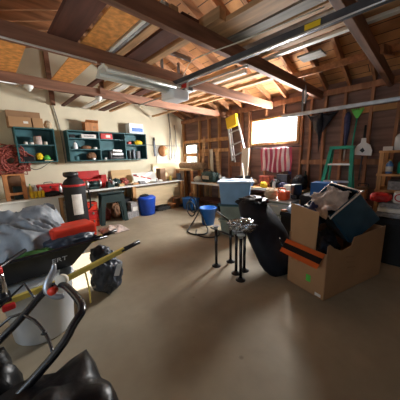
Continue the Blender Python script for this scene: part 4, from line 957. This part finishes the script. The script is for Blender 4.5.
t = thing('white_bin', 'large white plastic bin under the wheelbarrow', 'bin', (.17, 2.06, 0))
B().lathe([(.19, 0), (.205, .015), (.235, .42), (.25, .425), (.25, .445), (.225, .445), (.20, .03), (0, .03)], (.17, 2.06, 0), n=30).build('body', 'whiteplastic', t)
one('printed_papers', B().box((.10, 2.0, .452), (.30, .3, .006), rz=R(12)).box((.2, 1.98, .459), (.2, .22, .005), rz=R(-14)), 'paper', 'loose white papers on top of the white bin', 'papers')

t = thing('garbage_bag', 'dark grey plastic bag with white print hanging below the wheelbarrow handles', 'garbage bag', (.76, 2.26, 0))
B().lump((.745, 2.19, .20), (.32, .30, .46), 191, .26, 2.8, sub=5).build('body', 'greybag', t)
B().lump((.70, 2.17, .42), (.20, .20, .20), 192, .2).build('gathered_top', 'greybag', t)
B().box((.80, 2.035, .27), (.05, .004, .12), rot=Matrix.Rotation(R(-8), 3, 'Z') @ Matrix.Rotation(R(20), 3, 'Y')).build('printed_mark', 'whiteplastic', t)

# mower with handle
mw = thing('lawn_mower', 'push lawn mower with a black tubular handle at the left edge', 'lawn mower', (-.7, 1.1, 0))
hp = [(-.62, 1.24, .22), (-.07, 1.26, .56), (.10, 1.29, .68), (.165, 1.285, .715), (.20, 1.22, .73), (.215, 1.05, .73), (.21, .97, .72), (.17, .94, .695), (.02, .91, .58), (-.62, .92, .20)]
B().tube(hp, .0165, n=12, smooth=5).build('handle_bar', 'blacktube', mw)
B().tube([(-.25, 1.28, .50), (-.02, 1.35, .60), (.04, 1.22, .64), (.07, 1.14, .625), (.085, 1.06, .60), (.085, .965, .585)], .0065, n=8, smooth=2).build('brake_bar', 'blacktube', mw)
B().lathe([(0, -.012), (.013, 0), (0, .012)], (.078, 1.09, .61), n=12).build('knob', 'black', mw)
B().tube([(-.10, 1.50, .56), (.06, 1.46, .70), (.085, 1.30, .665)], .006, n=8, smooth=1).build('bail_rod', 'blacktube', mw)
lv = B().tube([(.185, 1.305, .825), (.175, 1.295, .79), (.145, 1.28, .75), (.135, 1.265, .71), (.165, 1.24, .675), (.195, 1.225, .672)], [.008, .015, .018, .020, .018, .012], n=12).build('lever', 'steel', mw)
q = Vector((-.62, -.75, .2)).to_track_quat('Z', 'Y').to_matrix()
B().lathe([(.030, 0), (.030, .02), (.024, .024), (0, .024)], (.205, 1.255, .745), q, n=24).build('control_ring', 'cream', lv)
B().lathe([(.019, 0), (.019, .03), (0, .032)], (.160, 1.235, .718), q, n=20).build('control_hub', 'redplastic', lv)
B().box((-.72, 1.08, .20), (.55, .50, .13), bevel=.05).build('deck', 'black', mw)
B().lathe([(.15, 0), (.16, .1), (.12, .18), (0, .19)], (-.72, 1.08, .265), n=24).build('engine', 'darksteel', mw)
for x in (-.95, -.48):
    for y in (.80, 1.36): B().cyl((x, y-.025, .10), (x, y+.025, .10), .10, n=22).build('wheel', 'blackmatte', mw)
t = thing('spray_can', 'silver spray can with red cap at the left edge', 'spray can', (-.035, 1.62, .60))
B().lathe([(.022, 0), (.026, .005), (.026, .12), (.018, .14)], (-.035, 1.62, .60), n=18).build('body', 'chrome', t)
B().lathe([(.022, .135), (.022, .165), (.016, .175), (0, .176)], (-.035, 1.62, .60), n=16).build('cap', 'red', t)
t = thing('black_stool', 'black stand at the left edge carrying the spray can', 'stand', (-.16, 1.60, 0))
B().box((-.14, 1.62, .585), (.28, .10, .03), bevel=.008).build('top', 'black', t)
B().span(-.27, -.24, 1.58, 1.66, 0, .57).build('post', 'black', t)
one('red_clip', B().box((-.02, 1.565, .545), (.06, .03, .035), bevel=.01), 'red', 'small red plastic clip below the spray can', 'clip')
t = thing('black_plastic_sack', 'glossy black plastic sack filling the front left corner', 'sack', (.0, .68, 0))
B().lump((-.03, .73, .275), (.54, .50, .66), 201, .15, 2.5, sq=.6).build('main_body', 'blackbag', t)
B().lump((-.21, 1.12, .285), (.40, .30, .68), 202, .14, 2.5, sq=.45).build('side_fold', 'blackbag', t)


# ------------------------------------------------------------------ further small things
for k, (n, c_, (x, y, z), s_, m_, l) in enumerate((
    ('storage_crate', 'crate', (4.22, 2.95, ZR), (.30, .20, .20), 'blackmatte', 'black crate on the window wall bench behind the light blue tote'),
    ('tool_case', 'case', (4.3, 2.40, ZR), (.2, .24, .22), 'darkred', 'dark red case at the studs behind the yellow power tool'),
    ('grey_case', 'case', (4.35, 2.05, ZR), (.16, .22, .26), 'darksteel', 'grey metal case against the studs below the flag'),
    ('flat_carton', 'box', (4.10, 1.80, ZR), (.18, .16, .09), 'paper', 'flat white carton on the window wall bench behind the chainsaw'),
    ('paint_tray', 'tray', (4.3, 4.18, .70), (.2, .2, .05), 'bin', 'grey tray behind the pale cloth bundle'),
    ('wooden_block', 'block', (2.22, 4.93, ZB), (.12, .08, .06), 'ply', 'small tan wooden block on the front of the long workbench'),
    ('flat_carton', 'box', (1.35, 5.0, ZB), (.22, .16, .07), 'greypaper', 'flat grey carton at the left end of the long workbench'),
    ('steel_file_box', 'box', (2.30, 5.2, ZB), (.2, .16, .14), 'darksteel', 'dark steel box at the back of the long workbench'),
    ('tool_crate', 'crate', (2.78, 4.98, ZB), (.16, .12, .07), 'greypaper', 'low grey crate in front of the red striped board'),
    ('under_bench_crate', 'crate', (1.30, 5.15, 0), (.28, .4, .45), 'brown', 'brown crate on the floor behind the black cylindrical bag'),
    ('under_bench_case', 'case', (2.32, 5.15, 0), (.3, .4, .42), 'blackmatte', 'black case on the floor under the long workbench'),
    ('wooden_box', 'box', (3.55, 4.82, 0), (.16, .16, .12), 'orangewood', 'small orange wooden box on the floor by the brown bucket'),
    ('dark_crate', 'crate', (4.28, 2.7, .241), (.34, .5, .26), 'brown', 'brown crate on the lower shelf of the window wall bench'),
    ('dark_crate', 'crate', (4.28, 2.05, .241), (.34, .5, .30), 'blackmatte', 'black crate on the lower shelf of the window wall bench'),
    ('shelf_box', 'box', (4.1, .28, .35), (.3, .3, .2), 'brown', 'brown box on the lowest board of the wooden shelf'),
    )):
    t = thing(n, l, c_, (x, y, z))
    B().box((x, y, z+s_[2]*.42+.001), (s_[0], s_[1], s_[2]*.84), bevel=.006).build('body', m_, t)
    B().box((x, y, z+s_[2]*.92), (s_[0]*1.03, s_[1]*1.03, s_[2]*.16), bevel=.006).build('lid', m_, t)
for k, (x, y, z, r_c, h, m_, cp, l) in enumerate((
    (4.02, 2.08, ZR, .03, .18, 'paper', 'red', 'thin white spray bottle with red cap below the flag'),
    (4.06, 2.62, ZR, .035, .20, 'bluebottle', 'white', 'blue bottle on the window wall bench near the diagonal steel bar'),
    (4.35, 1.62, ZR, .04, .34, 'darkgreen', 'black', 'tall dark green bottle behind the big black sack'),
    (2.08, 5.22, ZB, .035, .2, 'darksteel', 'black', 'dark slim bottle behind the bench vise'),
    (3.20, 4.93, ZB, .025, .12, 'alu', 'black', 'small silver flask in front of the striped board'),
    (3.72, 5.05, ZB, .04, .15, 'yellowwood', 'black', 'tan bottle between the narrow brown box and the dark can'),
    (1.02, 5.05, ZB, .03, .16, 'alu', 'black', 'silver flask right of the long red toolbox'),
    (4.30, 3.72, ZR+.0, .04, .22, 'white', 'blue', 'white bottle with blue cap beside the duffel bag'),
    (3.40, 1.48, .651, .022, .12, 'paper', 'yellow', 'tiny white bottle with yellow cap beside the orange chainsaw'))):
    bottle(x, y, z, r_c, h, m_, cp, l)
one('coiled_hose', B().tube([(3.9+.16*math.cos(i*.7), 4.72+.08*math.sin(i*.7), .02+.012*(i//9)) for i in range(36)], .011, n=6, smooth=2), 'black', 'black coiled hose on the floor in the dark corner', 'hose')
one('work_glove', B().lump((1.35, 5.27, ZB+.10), (.16, .12, .10), 221, .4, 5), 'orange', 'orange work glove behind the flat grey carton', 'glove')
for k, (y, zz, l) in enumerate(((4.5, 1.9, 'brown plank standing against the studs beside the small window'),)):
    one('leaning_plank', B().bar((4.43, y, .72), (4.50, y-.06, zz), .02, .09, up=(0, 1, 0)), 'lumber', l, 'plank', 'planks leaning on the studs')

# ------------------------------------------------------------------ light
def area(name, loc, size, sizey, direction, power, col):
    l = bpy.data.lights.new(name, 'AREA'); l.shape = 'RECTANGLE'; l.size = size; l.size_y = sizey; l.energy = power; l.color = col
    o = bpy.data.objects.new(name, l); C.objects.link(o); o.location = loc
    o.rotation_euler = Vector(direction).to_track_quat('-Z', 'Y').to_euler(); return o
area('window_daylight', (4.70, 2.42, 1.86), 1.02, .48, (-1, .55, 0), 350, (1, .97, .92))
area('corner_window_daylight', (4.70, 5.03, 1.44), .46, .52, (-1, 0, -.05), 60, (1, .97, .9))
area('side_window_daylight', (-1.70, .9, 1.45), 1.0, .9, (1, .6, -.1), 20, (.72, .86, 1.0))  # added cool fill at the unseen side opening, brightens the near left
sl = bpy.data.lights.new('sun', 'SUN'); sl.energy = 45; sl.angle = R(.6); sl.color = (1, .95, .86)
so = bpy.data.objects.new('sun', sl); C.objects.link(so); so.rotation_euler = Vector((-3.97, .5, -1.87)).to_track_quat('-Z', 'Y').to_euler()
wd = bpy.data.worlds.new('sky'); bpy.context.scene.world = wd; wd.use_nodes = True
nt = wd.node_tree; bg = nt.nodes['Background']
sk = nt.nodes.new('ShaderNodeTexSky'); sk.sky_type = 'HOSEK_WILKIE'; sk.turbidity = 4; sk.sun_direction = Vector((3.97, -.5, 1.87)).normalized()
nt.links.new(sk.outputs[0], bg.inputs[0]); bg.inputs[1].default_value = 9
# white yard added out of view to bounce light in through the windows
yard = struct(B().span(4.9, 14, -6, 12, -.3, -.02).build('ground', 'whiteplastic'))

# ------------------------------------------------------------------ camera
yaw, pitch, roll = R(46.12), R(11.02), R(-1.55)
cam = bpy.data.cameras.new('camera'); co = bpy.data.objects.new('camera', cam); C.objects.link(co)
f = Vector((math.cos(yaw)*math.cos(pitch), math.sin(yaw)*math.cos(pitch), -math.sin(pitch))); r0 = Vector((math.sin(yaw), -math.cos(yaw), 0)); u0 = r0.cross(f)
rc_ = math.cos(roll)*r0+math.sin(roll)*u0; uc = -math.sin(roll)*r0+math.cos(roll)*u0
mx = Matrix((rc_, uc, -f)).transposed().to_4x4(); mx.translation = Vector((0, 0, 1.35)); co.matrix_world = mx
cam.sensor_width = 36; cam.lens = 36*220.13/400; cam.clip_start = .05
sc = bpy.context.scene; sc.camera = co
sc.view_settings.view_transform = 'Standard'; sc.view_settings.look = 'None'; sc.view_settings.exposure = .08; sc.view_settings.gamma = 1; sc.view_settings.use_curve_mapping = False
